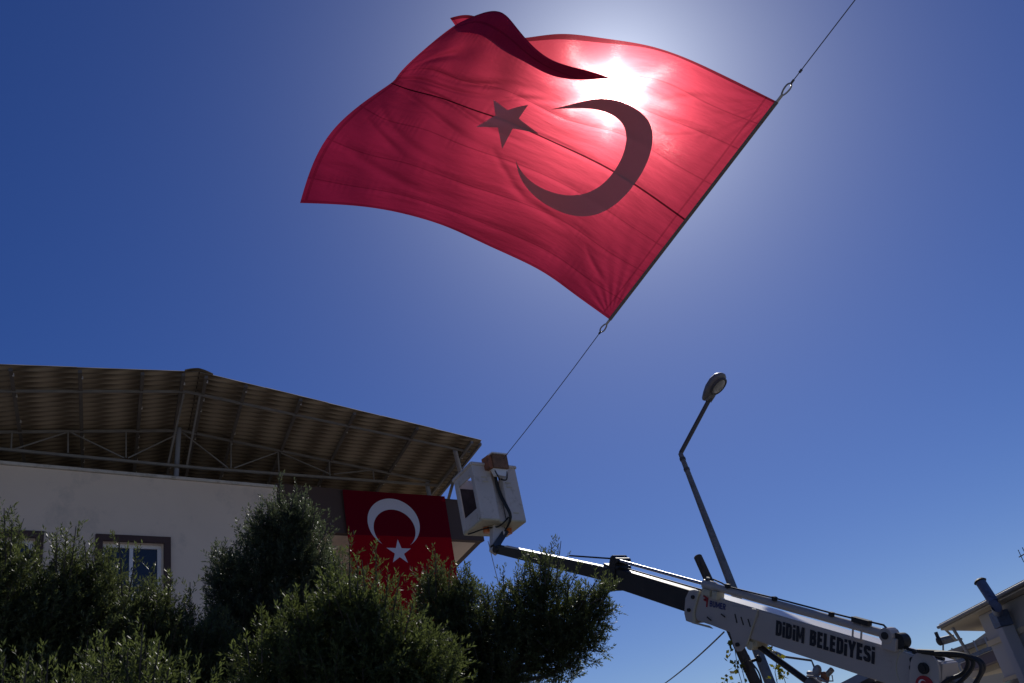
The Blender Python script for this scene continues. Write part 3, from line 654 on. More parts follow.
mb = MB(); mb.cbox(cp(708, -.08, .04), ax * .13, up * .07, sd * .16); mb.tube([cp(706, .09), cp(706, -.08)], .022, 8); mb.cbox(cp(717, -.085, .06), ax * .08, up * .09, sd * .13); mb.build('bracket', M['cream_edge'], cyl, bevel=.004)
# lettering: bold condensed block capitals, each drawn as strokes
def glyph(ch, t=.19):
    a = t / 2; w_ = .56; o = 1 - a
    if ch == 'D': return w_, [([(a, a), (a, o), (.30, o), (.41, o - .04), (w_ - a, .76), (w_ - a, .24), (.41, a + .04), (.30, a)], True)]
    if ch == 'i': return .2, [([(.1, 0), (.1, .72)], False), ([(.1, .81), (.1, 1.0)], False)]
    if ch == 'M': return .74, [([(a, 0), (a, 1)], False), ([(.74 - a, 0), (.74 - a, 1)], False), ([(a + .01, .97), (.37, .28), (.73 - a, .97)], False)]
    if ch == 'B': return w_, [([(a, a), (a, o), (.33, o), (w_ - a - .02, .85), (w_ - a - .02, .65), (.33, .525), (.42, .5), (w_ - a, .39), (w_ - a, .2), (.36, a)], True), ([(a, .52), (.36, .52)], False)]
    if ch == 'E': return .46, [([(a, 0), (a, 1)], False), ([(a, o), (.46, o)], False), ([(a, .52), (.42, .52)], False), ([(a, a), (.46, a)], False)]
    if ch == 'L': return .45, [([(a, 0), (a, 1)], False), ([(a, a), (.45, a)], False)]
    if ch == 'Y': return .6, [([(.30, 0), (.30, .46)], False), ([(.08, 1), (.30, .42)], False), ([(.52, 1), (.30, .42)], False)]
    if ch == 'S': return w_, [([(w_ - a, .70), (w_ - a, .80), (.40, o - .02), (.18, o - .02), (a, .80), (a, .66), (.18, .54), (.38, .46), (w_ - a, .34), (w_ - a, .2), (.40, a + .02), (.18, a + .02), (a, .2), (a, .30)], False)]
    if ch == 'U': return w_, [([(a, 1), (a, .2), (.18, a), (.38, a), (w_ - a, .2), (w_ - a, 1)], False)]
    if ch == 'R': return w_, [([(a, 0), (a, 1)], False), ([(a, o), (.36, o), (w_ - a, .85), (w_ - a, .64), (.36, .5), (a, .5)], False), ([(.28, .5), (w_ - a + .02, 0)], False)]
    return .30, []
def lettering(body, name, m, p_left, p_right, height, parent, t=.19, gap=.085):
    tot = sum(glyph(c)[0] for c in body) + gap * (len(body) - 1); xd = p_right - p_left; ln = np.linalg.norm(xd); xd = xd / ln
    yd = nrm(np.cross(sd, xd)); yd = yd if yd @ up > 0 else -yd; kx = ln / tot; x = 0; mb = MB(); lay = 0
    for c in body:
        wd, strokes = glyph(c, t)
        for path, closed in strokes:
            P = [np.array([(x + p[0]) * kx, p[1] * height]) for p in path]; n = len(P); hw = t / 2 * (kx + height) / 2 * .98; L2 = []; R2 = []
            for i in range(n):
                pr = P[i - 1] if (i > 0 or closed) else None; nx = P[(i + 1) % n] if (i < n - 1 or closed) else None
                d1 = nrm(P[i] - pr) if pr is not None else None; d2 = nrm(nx - P[i]) if nx is not None else None
                d1 = d2 if d1 is None else d1; d2 = d1 if d2 is None else d2
                n1, n2 = np.array([-d1[1], d1[0]]), np.array([-d2[1], d2[0]]); mtr = n1 + n2; mtr = mtr / max(.5, (mtr @ mtr) / 2)
                L2.append(P[i] + mtr * hw); R2.append(P[i] - mtr * hw)
            lay = (lay + 1) % 5
            V = [p_left + xd * q[0] + yd * q[1] + sd * .0006 * lay for q in L2 + R2]; k = n if closed else n - 1
            mb.add(V, [[i, (i + 1) % n, n + (i + 1) % n, n + i] for i in range(k)])
        x += wd + gap
    return mb.build(name, m, parent)
so_ = WB / 2 + .004
lettering('DiDiM BELEDiYESi', 'lettering', M['text'], bpx(775.5, 635.3, so_), bpx(874.2, 664.3, so_), .165, ob, .235, .10)
lettering('BUMER', 'lettering', M['blue_sign'], bpx(709.5, 606.4, so_), bpx(725.6, 610.2, so_), .07, ob, .2, .06)
lg = MB(); l0 = bpx(704.5, 599, so_)
lg.prism([(-.02, .045), (.06, .025), (.055, -.085), (.035, -.085), (.035, -.01), (-.015, .0), (-.012, -.018), (.035, -.025), (.035, .008), (-.02, .025)], l0, ax, up, sd * .004)
lg.build('emblem', M['red_sign'], ob)
# turret end of the boom, pivot lugs, red badge, hoses
mb = MB(); pc = bpx(926.5, 668, WB / 2 + .03)
lugp = [(.145 * math.cos(t), .145 * math.sin(t)) for t in np.linspace(0, math.pi, 13)] + [(-.17, -.6), (.19, -.6)]
mb.prism(lugp, pc, ax, up, sd * .035); lug = mb.build('pivot_lug', M['boom_paint'], lift, bevel=.006)
mb = MB(); mb.tube([pc + sd * .03, pc + sd * .06], .052, 16); mb.tube([pc + sd * .055, pc + sd * .07], .03, 12); mb.build('pivot_pin', M['rubber'], lug)
bc = bpx(925, 686, WB / 2 + .068)
mb = MB(); mb.tube([bc, bc + sd * .006], .092, 28); bd = mb.build('badge', M['red_sign'], lug)
bsf = lambda p, q: bc + sd * .009 + ax * p + up * q
crescent(bsf, -.02, .012, .042, .034, .0105).build('crescent', M['upvc'], bd, weld=True)
star(bsf, .036, .012, .02, math.pi).build('star', M['upvc'], bd, weld=True)
for (x, y) in ((914, 660), (913.5, 668)): p = bpx(x, y, WB / 2); mb = MB(); mb.tube([p, p + sd * .03], .03, 10); mb.build('bolt', M['rubber'], ob)
q_ = bpx(906, 668, WB / 2 + .001); rg = [q_ + (ax * math.cos(t) * .6 + up * math.sin(t)) * .17 for t in np.linspace(1.7, 4.4, 14)]
mb = MB(); mb.tube(rg, .005, 5); mb.build('weld_seam', M['cream_edge'], ob)
tq = bpx(955, 676, 0) - Z * .17
mb = MB(); mb.prism([(-.30, .10), (-.05, .16), (.10, .10), (.16, -.1), (.20, -1.4), (-.4, -1.4), (-.38, -.3)], tq - sd * .26, ax * .9, Z, sd * .34)
tu = mb.build('turret', M['turret'], lift, bevel=.02)
mb = MB()
hs = [[(922, 652), (945, 655), (962, 656), (968, 663), (962, 674), (948, 680), (935, 692)], [(918, 651), (948, 653), (970, 658), (972, 668), (962, 680), (950, 690)], [(955, 655), (975, 658), (984, 667), (978, 680), (972, 700)], [(935, 653), (960, 654), (978, 661), (981, 672), (974, 685)]]
for k, h in enumerate(hs):
    pts = np.array([bpx(x, y, WB / 2 + .06 + .03 * k) for x, y in h]); tt = np.arange(len(pts), dtype=float)
    mb.tube(list(spl(tt, pts, np.linspace(0, len(pts) - 1, 24))), .019, 8)
mb.build('hose', M['rubber'], tu, smooth=True)
mb = MB(); mb.tube([bp(X_(905), HB / 2 + .03, .09), bp(X_(920), HB / 2 + .035, .09), bp(X_(945), HB / 2 + .05, .09)], .014, 6); mb.tube([bp(X_(908), HB / 2 + .015, .03), bp(X_(945), HB / 2 + .02, .03)], .018, 6)
mb.cbox(bp(X_(922), HB / 2 + .02, .07), ax * .08, up * .04, sd * .1); mb.build('hose', M['rubber'], ob)
# lift ram under the boom
r0 = bpx(757, 645, 0); r1 = bpx(822, 692, -.02)
mb = MB(); mb.tube([r0, r1], .036, 12); mb.build('ram_rod', M['black_paint'], lift, smooth=True)
rd = nrm(r1 - r0); 
mb = MB(); mb.tube([bpx(809, 683, 0), bpx(809, 683, 0) + rd * 1.9], .085, 16); lr = mb.build('ram_cylinder', M['lamp_grey'], lift, smooth=True)
mb = MB(); mb.cbox(bpx(757, 637, 0), ax * .17, up * .17, sd * .18); mb.tube([r0 - sd * .13, r0 + sd * .13], .05, 14); mb.build('bracket', M['cream_edge'], lift, bevel=.006)
mb = MB(); c = bpx(817, 671, .05); mb.ball(c, sd * .05, ax * .045 + up * .01, up * .065); mb.ball(bpx(811.5, 674, .02), sd * .04, ax * .06, up * .03); mb.build('valve_cap', M['steel_blue'], lr, smooth=True)
mb = MB(); mb.cbox(bpx(825, 677, .05), ax * .07, up * .10, sd * .08); mb.build('valve_block', M['rust_orange'], lr, bevel=.015)
mb = MB(); mb.tube([bpx(827, 675, .05), bpx(832, 669.5, .05)], .028, 12); mb.tube([bpx(832, 675, .08), bpx(833, 681, .08), bpx(827, 681, .08)], .007, 6); mb.tube([bpx(807, 676, .1), bpx(818, 677, .1), bpx(828, 683, .1)], .012, 6); mb.build('valve_fitting', M['steel_bright'], lr, smooth=True)
# truck under the turret (below the picture)
tb = np.array([BE[0] + .35, BE[1] - .2, 0]); tx = nrm([ax[0], ax[1], 0]); ty = np.array([-tx[1], tx[0], 0])
mb = MB(); mb.tube([tb + Z * .95, tb + Z * 1.7], .38, 20); mb.build('turret_column', M['white_paint'], lift, smooth=True)
mb = MB(); mb.cbox(tb + Z * .85 + tx * .4, tx * 4.4, ty * 1.9, Z * .2); mb.build('truck_bed', M['white_paint'], lift, bevel=.03)
mb = MB(); mb.prism([(0, .45), (1.6, .45), (1.6, 1.1), (1.25, 1.75), (0, 1.75)], tb + tx * 2.65 - ty * .9, tx, Z, ty * 1.8); cb = mb.build('truck_cab', M['white_paint'], lift, bevel=.06)
mb = MB(); mb.prism([(.3, 1.15), (1.45, 1.15), (1.18, 1.65), (.3, 1.65)], tb + tx * 2.65 - ty * .905, tx, Z, ty * 1.81); mb.build('cab_window', M['glass'], cb)
for qx in (-1.2, 3.4):
    for qy in (-.85, .85):
        mb = MB(); mb.tube([tb + tx * qx + ty * (qy - .13) + Z * .4, tb + tx * qx + ty * (qy + .13) + Z * .4], .4, 24); mb.build('wheel', M['rubber'], lift, smooth=True)
# basket
A_ = at(482, 518.5, 13.35); zb_ = A_[2]
def onz(x, y, z): r = ray(x, y); return CAM + r * ((z - 1.6) / r[2])
B_ = onz(526.5, 521, zb_); C_ = onz(467, 534.5, zb_)
bx = B_ - A_; bw_ = np.linalg.norm(bx); bx /= bw_; by = np.array([-bx[1], bx[0], 0]); by = by if by[1] > 0 else -by
bcv = nrm(C_ - A_); by = nrm(by * .35 + bcv * .65); bdp = np.linalg.norm(C_ - A_)
bh = .87; bvz = nrm(Z + bx * -.02)
K = lambda x, y, z: A_ + bx * x * bw_ + by * y * bdp + bvz * z
print('basket', bw_, bdp)
bk = MB(); t_ = .03
plan = [(0, 0), (.40, 0), (.44, .12), (.60, .12), (.64, 0), (1, 0), (1, 1), (0, 1)]
def wallseg(p, q, z0, z1):
    a, b = K(*p, z0), K(*q, z0); d_ = nrm(b - a); nn = nrm(np.cross(Z, d_)); bk.obox(a, b - a, nn * t_, bvz * (z1 - z0))
for i in range(7):
    wallseg(plan[i], plan[i + 1], 0, bh)
# left side with opening
wallseg((0, 1), (0, .82), .03, bh - .0); wallseg((0, .16), (0, 0), .03, bh); wallseg((0, .82), (0, .16), .0, .2); wallseg((0, .82), (0, .16), bh - .17, bh)
ba = thing  # noqa
bo = bk.build('basket', M['white_paint'], lift, bevel=.012, weld=False)
mb = MB(); mb.obox(K(.94, .1, .05), by * .8 * bdp, bx * -.01, Z * (bh - .08)); mb.obox(K(.06, .93, .05), bx * .86 * bw_, by * -.01, Z * (bh - .2)); mb.obox(K(.2, .3, .05), bx * .14, by * .12, Z * .40); mb.build('inner_shade', M['inner_shade'], bo)  # dark panels added to stand in for shade inside the basket
mb = MB()
for q in range(6): mb.ball(K(.30 + .05 * (q % 3), .55 + .04 * (q // 3), .08 + .035 * q), bx * .10, by * .09, Z * .03, 10, 6)
mb.build('rope_coil', M['rope_pale'], bo, smooth=True)
mb = MB(); mb.prism([(x * bw_, y * bdp) for x, y in plan], K(0, 0, -.02), bx, by, Z * .05); mb.build('basket_floor', M['cream_edge'], bo, bevel=.02)
mb = MB()
for i in range(8): mb.tube([K(*plan[i], bh), K(*plan[(i + 1) % 8], bh)], .028, 8)
mb.build('rim', M['white_paint'], bo, smooth=True)
fo = -nrm(np.cross(bx, Z)); fo = fo if fo @ (CAM - A_) > 0 else -fo; fo = nrm([fo[0], fo[1], 0])
mb = MB(); mb.obox(K(.37, 0, bh - .10) + fo * .02, bx * .34 * bw_ * 1.0, fo * .13, Z * .22); cbx = mb.build('control_box', M['rust'], bo, bevel=.008)
mb = MB(); mb.obox(K(.36, 0, bh + .123) + fo * .01, bx * .36 * bw_, fo * .16, Z * .02); mb.build('lid', M['upvc'], cbx)
mb = MB(); mb.obox(K(.365, 0, bh - .10) + fo * .12, bx * -.09 * bw_, fo * -.16, Z * .20); mb.build('box_side', M['rust_orange'], cbx, bevel=.005)
mb = MB(); mb.prism([(0, 0), (.34 * bw_, 0), (.28 * bw_, -.12), (.06 * bw_, -.10)], K(.37, 0, bh - .10) + fo * .03, bx, Z, fo * .08); mb.build('box_underside', M['upvc'], cbx)
mb = MB()
for k, (o1, o2) in enumerate(((.50, .50), (.53, .55), (.56, .60))):
    pts = np.array([K(o1, 0, bh - .16) + fo * .06, K(.50 + .02 * k, .05, .70), K(.54 + .03 * k, .05, .35), K(.60 + .02 * k, .02, .05) + fo * .04, K(.58, .3, -.12)]); mb.tube(list(spl(np.arange(5.), pts, np.linspace(0, 4, 18))), .010, 7)
for (qa, qb) in ((.40, .50), (.68, .55)):
    pts = np.array([K(qa, 0, bh - .12) + fo * .10, K((qa + qb) / 2, 0, bh - .27) + fo * .12, K(qb, 0, bh - .25) + fo * .06]); mb.tube(list(spl(np.arange(3.), pts, np.linspace(0, 2, 10))), .011, 6)
pts = np.array([K(.02, .8, -.04), K(.1, .6, -.05), K(.25, .35, -.05), K(.45, .2, -.05), K(.60, .05, .05) + fo * .03]); mb.tube(list(spl(np.arange(5.), pts, np.linspace(0, 4, 20))), .012, 6)
mb.build('hose', M['rubber'], bo, smooth=True)
for q in ((.27, .45), (.78, .45)):
    mb = MB(); mb.tube([K(*q, -.10), K(*q, -.02)], .05, 12); mb.build('lamp', M['orange'], bo, smooth=True)
mb = MB()

for (x, z) in ((.22, .66), (.24, .59), (.75, .60), (.76, .53), (.80, .12)): mb = MB(); mb.cbox(K(x, 0, z) + fo * .004, bx * .10, fo * .006, Z * .018); mb.build('sticker', M['cream_edge'], bo)
mk = MB(); mt = K(.50, .35, -.02)
mk.beam(mt, BT + tdir * .04 - tup * .06, .24, .10, fo, .12, .08); mk.build('basket_mount', M['white_paint'], lift, bevel=.01)
mk = MB(); mk.tube([BT - sd * .08 - tdir * .03, BT + sd * .08 - tdir * .03], .05, 14); mk.beam(BT + tdir * .05 + tup * .0, mt + bx * .12 - Z * .06, .10, .07, fo); mk.build('knuckle', M['black_paint'], lift)
# loose cord hanging from the basket
ca, cb_ = at(487.5, 541, 13.6), at(503, 600, 13.6)
cd_ = athd(488, 541, 13.2); ce = athd(503, 602, 13.2)
mb = MB(); mb.tube([cd_, (cd_ + ce) / 2, ce, ce - Z * 1.5], .006, 6); tag(rebase(mb.build('cord', M['rope_pale']), cd_), 'thin pale cord hanging straight down below the lift basket', 'cord')

# ------------------------------------------------------------------ street lamps, poles, cable
def luminaire(parent, base, tip, wid, dn, nm='lamp_head'):
    base, tip = np.asarray(base), np.asarray(tip); d = tip - base; L_ = np.linalg.norm(d); d = d / L_; dn = nrm(dn - d * (dn @ d)); s_ = np.cross(d, dn)
    prof = [(-.02, .10, .10), (0, .26, .22), (.06, .34, .40), (.22, .42, .62), (.45, .5, .8), (.7, .5, .78), (.88, .40, .6), (.97, .24, .3), (1, .08, .1)]
    mb = MB(); n = 18; vs = []
    for (t, wd, ht) in prof:
        for k in range(n):
            a = 2 * math.pi * k / n; c, q = math.cos(a), math.sin(a); hgt = ht * wid * (.32 if q > 0 else .5)
            vs.append(base + d * t * L_ + s_ * c * wd * wid + (-dn) * -q * hgt if False else base + d * t * L_ + s_ * c * wd * wid + dn * q * hgt)
    fs = [[i * n + k, i * n + (k + 1) % n, (i + 1) * n + (k + 1) % n, (i + 1) * n + k] for i in range(len(prof) - 1) for k in range(n)] + [list(range(n))[::-1], list(range((len(prof) - 1) * n, len(prof) * n))]
    mb.add(vs, fs); h = mb.build(nm, M['lamp_grey'], parent, smooth=True)
    c = base + d * .62 * L_ + dn * wid * .235; mb = MB(); mb.ball(c, d * L_ * .27, s_ * wid * .36, dn * wid * .10, 20, 8); mb.build('lens', M['lamp_glass'], h, smooth=True)
    mb = MB(); rim = [c + d * L_ * .29 * math.cos(a) + s_ * wid * .39 * math.sin(a) for a in np.linspace(0, 2 * math.pi, 25)]; mb.tube(rim, .018 * wid / .3, 6, False); mb.build('lens_rim', M['dark_pole'], h)
    mb = MB(); mb.cbox(base + d * .16 * L_ + dn * wid * .16, d * L_ * .22, s_ * wid * .5, dn * wid * .10); mb.build('gear_cover', M['lamp_grey'], h, bevel=.01)
    return h
LD = 16.5
pa, pb = athd(680.5, 453.5, LD), athd(770, 683, LD - .6)
pdv = nrm(pb - pa); pbase = pa + pdv * (pa[2] / -pdv[2])
sl_ = thing('street_lamp', pbase, 'tall grey street lamp post with angled arm behind the lift boom', 'street lamp', 'street lamps')
mb = MB(); mb.tube([pa, pa + pdv * 2.2, pbase], [.045, .07, .11], 14); mb.build('post', M['galv'], sl_, smooth=True)
hb_ = athd(708.5, 401, LD - .15)
mb = MB(); mb.tube([pa - pdv * -.02, pa + (hb_ - pa) * .02, hb_], .042, 12); mb.build('arm', M['dark_pole'], sl_, smooth=True)
mb = MB(); mb.tube([hb_ + Z * .0, hb_ + nrm(hb_ - pa) * .12], .06, 10); mb.build('collar', M['dark_pole'], sl_)
for q in (.10, .33): mb = MB(); mb.tube([pa + pdv * q, pa + pdv * (q + .05)], .058, 10); mb.build('collar', M['dark_pole'], sl_)
luminaire(sl_, athd(706, 400, LD - .12), athd(722.5, 373.5, LD - .55), .36, -Z * .8 + nrm(CAM - hb_) * .2 + np.array([.25, 0, 0]))
# far lamp under the boom
LF = 30.0
fa, fb_, fc = athd(783, 656.5, LF), athd(811.5, 660.5, LF + .2), athd(815, 669, LF + .2); fbase = np.array([fc[0] + .15, fc[1], 0])
sf = thing('street_lamp', fbase, 'small distant street lamp seen just below the white boom', 'street lamp', 'street lamps')
mb = MB(); mb.tube([fc, fbase], [.05, .09], 10); mb.build('post', M['galv'], sf, smooth=True)
mb = MB(); mb.tube([fa, fb_, fc], .035, 8); mb.build('arm', M['dark_pole'], sf, smooth=True)
luminaire(sf, fa, athd(767.5, 653.5, LF - .05), .30, -Z)
# timber pole
WD = 13.6
ta, tb_ = athd(697.5, 556, WD), athd(755.5, 683, WD - .4); td = nrm(tb_ - ta); tbase = ta + td * (ta[2] / -td[2])
tp = thing('timber_pole', tbase, 'short dark timber pole crossing behind the boom with vines on it', 'pole')
mb = MB(); mb.tube([ta, ta + td * .012, ta + td * 2, tbase], [.05, .062, .075, .11], 14); mb.build('shaft', M['wood_pole'], tp, smooth=True)
mb = MB()

for (x, y) in ((730, 632), (749, 662)): p = athd(x, y, WD - .25); mb = MB(); mb.tube([p, p + np.array([.10, -.1, 0])], .02, 8); mb.ball(p + np.array([.12, -.12, 0]), np.array([.04, 0, 0]), np.array([0, .04, 0]), Z * .05, 8, 6); mb.build('insulator', M['rubber'], tp)
mb = MB(); q0 = athd(724, 632, WD - .2); q1 = athd(655, 690, WD + 8)
pts = [q0 + (q1 - q0) * t - Z * .35 * 4 * t * (1 - t) * .12 for t in np.linspace(0, 1, 14)]; pts += [q1 + (q1 - q0) * .8 - Z * .1]
mb.tube(pts, .011, 6); tag(rebase(mb.build('cable', M['wire']), q0), 'black overhead cable sloping down from the timber pole', 'cable')
mb = MB(); q0 = athd(752, 664, WD - .2); pts = [q0, athd(748, 655, WD - .3), athd(752, 663, WD - .3), athd(759, 673, WD - .3), athd(763, 690, WD - .3)]
mb.tube(list(spl(np.arange(5.), np.array(pts), np.linspace(0, 4, 16))), .012, 6); mb.build('cable_tail', M['wire'], tp)

# ------------------------------------------------------------------ trees
def leaves(name, m, parent, shoots, K_=18, ll=(.03, .055), wr_=.27, spread=.85):
    """shoots: (N,7) base xyz, direction xyz, length -> many folded leaf blades"""
    sh = np.asarray(shoots); n = len(sh)
    B = np.repeat(sh[:, None, :3], K_, 1); D = np.repeat(sh[:, None, 3:6], K_, 1); Ln = np.repeat(sh[:, None, 6], K_, 1)
    t = (np.arange(K_)[None, :] + RNG.random((n, K_)) * .6) / K_
    bend = RNG.normal(0, .25, (n, 1, 3)); D2 = D + bend * t[..., None]; D2 /= np.linalg.norm(D2, axis=2, keepdims=True)
    base = B + D2 * (Ln * t)[..., None]
    rnd = RNG.normal(0, 1, (n, K_, 3)); perp = rnd - D2 * (rnd * D2).sum(2, keepdims=True); perp /= np.linalg.norm(perp, axis=2, keepdims=True)
    ld = D2 * (.55 + .35 * t[..., None]) + perp * spread * (1.05 - .35 * t[..., None]); ld /= np.linalg.norm(ld, axis=2, keepdims=True)
    r2 = RNG.normal(0, 1, (n, K_, 3)) + np.array([0, 0, .8]); nn = np.cross(ld, r2); nn /= np.linalg.norm(nn, axis=2, keepdims=True); up_ = np.cross(nn, ld)
    L_ = RNG.uniform(ll[0], ll[1], (n, K_, 1)); Wd = L_ * wr_
    v0 = base; v2 = base + ld * L_ + up_ * L_ * .06; mid = base + ld * L_ * .5 - up_ * L_ * .05
    v1 = mid + nn * Wd * .5 + up_ * L_ * .06; v3 = mid - nn * Wd * .5 + up_ * L_ * .06
    V = np.stack([v0, v1, v2, v3], 2).reshape(-1, 3); nf = n * K_
    me = bpy.data.meshes.new(name); me.vertices.add(len(V))
    pl = np.array(parent.location); me.vertices.foreach_set('co', (V - pl).reshape(-1).astype(np.float32))
    me.loops.add(nf * 4); me.loops.foreach_set('vertex_index', np.arange(nf * 4, dtype=np.int32))
    me.polygons.add(nf); me.polygons.foreach_set('loop_start', np.arange(0, nf * 4, 4, dtype=np.int32))
    me.update(); me.validate()
    at_ = me.attributes.new('tint', 'FLOAT', 'FACE'); tint = np.clip(np.repeat(RNG.random((n, 1)), K_, 1) * .45 + RNG.random((n, K_)) * .45 + (t - .5) * .35, 0, 1)
    at_.data.foreach_set('value', tint.reshape(-1).astype(np.float32))
    me.materials.append(m); o = bpy.data.objects.new(name, me); COL.objects.link(o); o.parent = parent
    return o
def tree(name, label, cat, clumps, d, m, dens=1.0, group=None, sprigs=(), ll=(.024, .046), K_=20, gap=.15, updir=.7, wild=20, drop=0):
    """clumps: (px, py, radius px[, extra distance])"""
    C = []
    for c in clumps:
        dd = d + (c[3] if len(c) > 3 else 0); p = at(c[0], c[1] + drop, dd); C.append((p, c[2] * dd / F))
    wsum = sum(r ** 2 for _, r in C); cen = sum(p * r ** 2 for p, r in C) / wsum
    base = np.array([cen[0], cen[1], 0]); root = thing(name, base, label, cat, group)
    sh = []; tw = MB()
    lowest = min(p[2] - r for p, r in C); fork = np.array([cen[0], cen[1], max(.9, lowest * .55)])
    tk = MB(); tk.tube([base, base + (fork - base) * .5 + np.array([.06, .03, 0]), fork], [.17, .13, .11], 12); tk.build('trunk', M['bark'], root, smooth=True)
    for p, r in C:
        big = [q for q, rr_ in C if rr_ > .38 and np.linalg.norm(q - p) > .1]
        st_ = fork if r > .38 or not big else min(big, key=lambda q: np.linalg.norm(q - p))
        mid = (st_ + p) / 2 + RNG.normal(0, .06, 3); pts = spl(np.array([0, 1., 2.]), np.array([st_, mid, p]), np.linspace(0, 2, 9))
        tw.tube(list(pts), list(np.linspace(.02 + .03 * r, .006, 9)), 7)
        n = int(dens * 620 * (r / .45) ** 2)
        dr = RNG.normal(0, 1, (n, 3)); dr /= np.linalg.norm(dr, axis=1, keepdims=True)
        lump = 1 + .36 * np.sin(dr[:, 0] * 5 + p[0] * 9) * np.sin(dr[:, 1] * 4 + p[1] * 7) + .15 * np.sin(dr[:, 2] * 8 + p[2] * 5)
        rad = r * (RNG.random(n) ** .45) * .72 * lump
        keep = RNG.random(n) > gap * (np.sin(dr[:, 0] * 7 + p[2] * 3) > .2)
        b = p + dr * rad[:, None]; dv = dr * .8 + np.array([0, 0, updir]) + RNG.normal(0, .35, (n, 3)); dv /= np.linalg.norm(dv, axis=1, keepdims=True)
        ln = RNG.uniform(.09, .22, n) * (.7 + .6 * r)
        sh.append(np.concatenate([b, dv, ln[:, None]], 1)[keep])
        for q in range(int(wild * r / .45)):                      # ragged long shoots
            v_ = nrm(RNG.normal(0, 1, 3) + np.array([0, 0, .7])); a = p + v_ * r * .7; dv = nrm(v_ * .6 + np.array([0, 0, .9]) + RNG.normal(0, .25, 3)); ln_ = r * RNG.uniform(.35, .75)
            for k in range(max(2, int(ln_ / .08))): sh.append(np.array([[*(a + dv * .08 * k + RNG.normal(0, .01, 3)), *nrm(dv + RNG.normal(0, .2, 3)), .15], [*(a + dv * (.08 * k + .04)), *nrm(dv + RNG.normal(0, .25, 3)), .13]]))
            tw.tube([a, a + dv * ln_], [.004, .002], 5)
        for q in range(int(6 * r / .45)):                       # inner twigs
            e = p + RNG.normal(0, 1, 3) * r * .3; tw.tube([p, (p + e) / 2 + RNG.normal(0, .04, 3), e], [.014, .01, .005], 5)
    for (x0, y0, x1, y1) in sprigs:
        y0 += drop * .6                                        # long shoots that break the outline
        a, b = at(x0, y0, d - .15), at(x1, y1, d - .15); ln = np.linalg.norm(b - a); dv = (b - a) / ln; k = max(2, int(ln / .10))
        for q in range(k):
            for z_ in range(2): sh.append(np.array([[*(a + (b - a) * q / k + RNG.normal(0, .012, 3)), *nrm(dv + RNG.normal(0, .22, 3)), .17]]))
        tw.tube([a, b], [.007, .003], 5)
    tw.build('branch', M['bark'], root, smooth=True)
    leaves('crown', m, root, np.concatenate(sh), K_, ll)
    return root
TG = 'trees along the bottom of the view'
tree('olive_tree', 'broad dark olive tree in front of the cream wall window', 'tree',
     [(22, 626, 58), (-45, 585, 62), (72, 604, 46), (-20, 660, 90), (55, 660, 78), (122, 625, 40), (150, 660, 55), (-8, 582, 24), (68, 584, 22), (-40, 720, 80), (90, 720, 80), (188, 640, 32), (190, 690, 55), (208, 665, 38), (160, 615, 26), (98, 580, 22)], 8.0, M['leaf'], 1.0, TG, drop=13,
     sprigs=((6, 555, 4, 508), (10, 560, 12, 520), (56, 565, 57, 532), (70, 570, 76, 526), (64, 570, 66, 534), (122, 590, 119, 538), (128, 590, 138, 546), (112, 590, 108, 556), (100, 575, 92, 560), (165, 610, 172, 578), (190, 620, 190, 582), (150, 605, 153, 568), (88, 570, 84, 540)))
tree('olive_tree', 'tallest olive tree with a pointed crown left of the hanging banner', 'tree',
     [(284, 530, 28), (278, 565, 42), (248, 590, 40), (308, 565, 34), (235, 630, 42), (285, 630, 60), (325, 600, 40), (240, 680, 50), (300, 690, 60), (228, 580, 20), (262, 540, 20), (300, 520, 16)], 9.3, M['leaf_grey'], 1.1, TG,
     sprigs=((280, 505, 279, 474), (283, 515, 276, 490), (290, 510, 297, 484), (302, 520, 307, 490), (262, 530, 256, 506), (322, 540, 333, 516), (235, 570, 226, 548), (215, 600, 210, 570), (312, 530, 316, 504), (270, 520, 266, 500)))
tree('bushy_tree', 'fresh green bushy tree with upright shoots under the hanging banner', 'tree',
     [(350, 630, 50), (392, 640, 40), (308, 655, 50), (365, 670, 65), (272, 675, 45), (420, 665, 45), (338, 598, 24), (372, 610, 26), (330, 720, 70), (420, 715, 60), (300, 625, 24)], 7.4, M['leaf_bright'], 1.1, TG, drop=13, ll=(.024, .048),
     sprigs=((350, 590, 349, 540), (342, 590, 333, 558), (376, 600, 376, 548), (366, 600, 362, 560), (392, 612, 400, 574), (310, 620, 303, 592), (262, 655, 262, 614), (285, 645, 280, 606), (325, 610, 322, 575), (405, 625, 414, 600), (250, 665, 246, 637), (358, 590, 357, 562), (384, 610, 388, 575), (330, 600, 327, 570)))
tree('olive_tree', 'loose olive tree with airy drooping right side under the boom', 'tree',
     [(445, 618, 34), (480, 640, 44), (520, 632, 38), (556, 620, 36), (582, 622, 24), (598, 612, 16), (590, 645, 18), (560, 668, 22), (545, 585, 18), (440, 665, 50), (500, 675, 55), (548, 650, 36), (575, 645, 20), (433, 592, 16), (470, 720, 60), (600, 604, 10), (530, 600, 20), (460, 600, 20)], 9.0, M['leaf'], 1.15, TG, gap=.2,
     sprigs=((540, 580, 541, 549), (548, 580, 552, 543), (556, 583, 561, 541), (535, 595, 528, 557), (545, 585, 546, 552), (578, 610, 600, 575), (595, 610, 615, 583), (596, 620, 617, 606), (592, 635, 612, 627), (585, 650, 605, 652), (566, 595, 580, 566), (575, 605, 598, 590), (436, 600, 435, 549), (430, 600, 427, 565), (448, 605, 450, 565), (472, 612, 472, 575), (505, 605, 503, 572), (520, 600, 516, 572), (500, 615, 492, 585), (590, 604, 608, 594), (488, 615, 480, 590), (560, 665, 585, 668), (570, 655, 596, 662)))
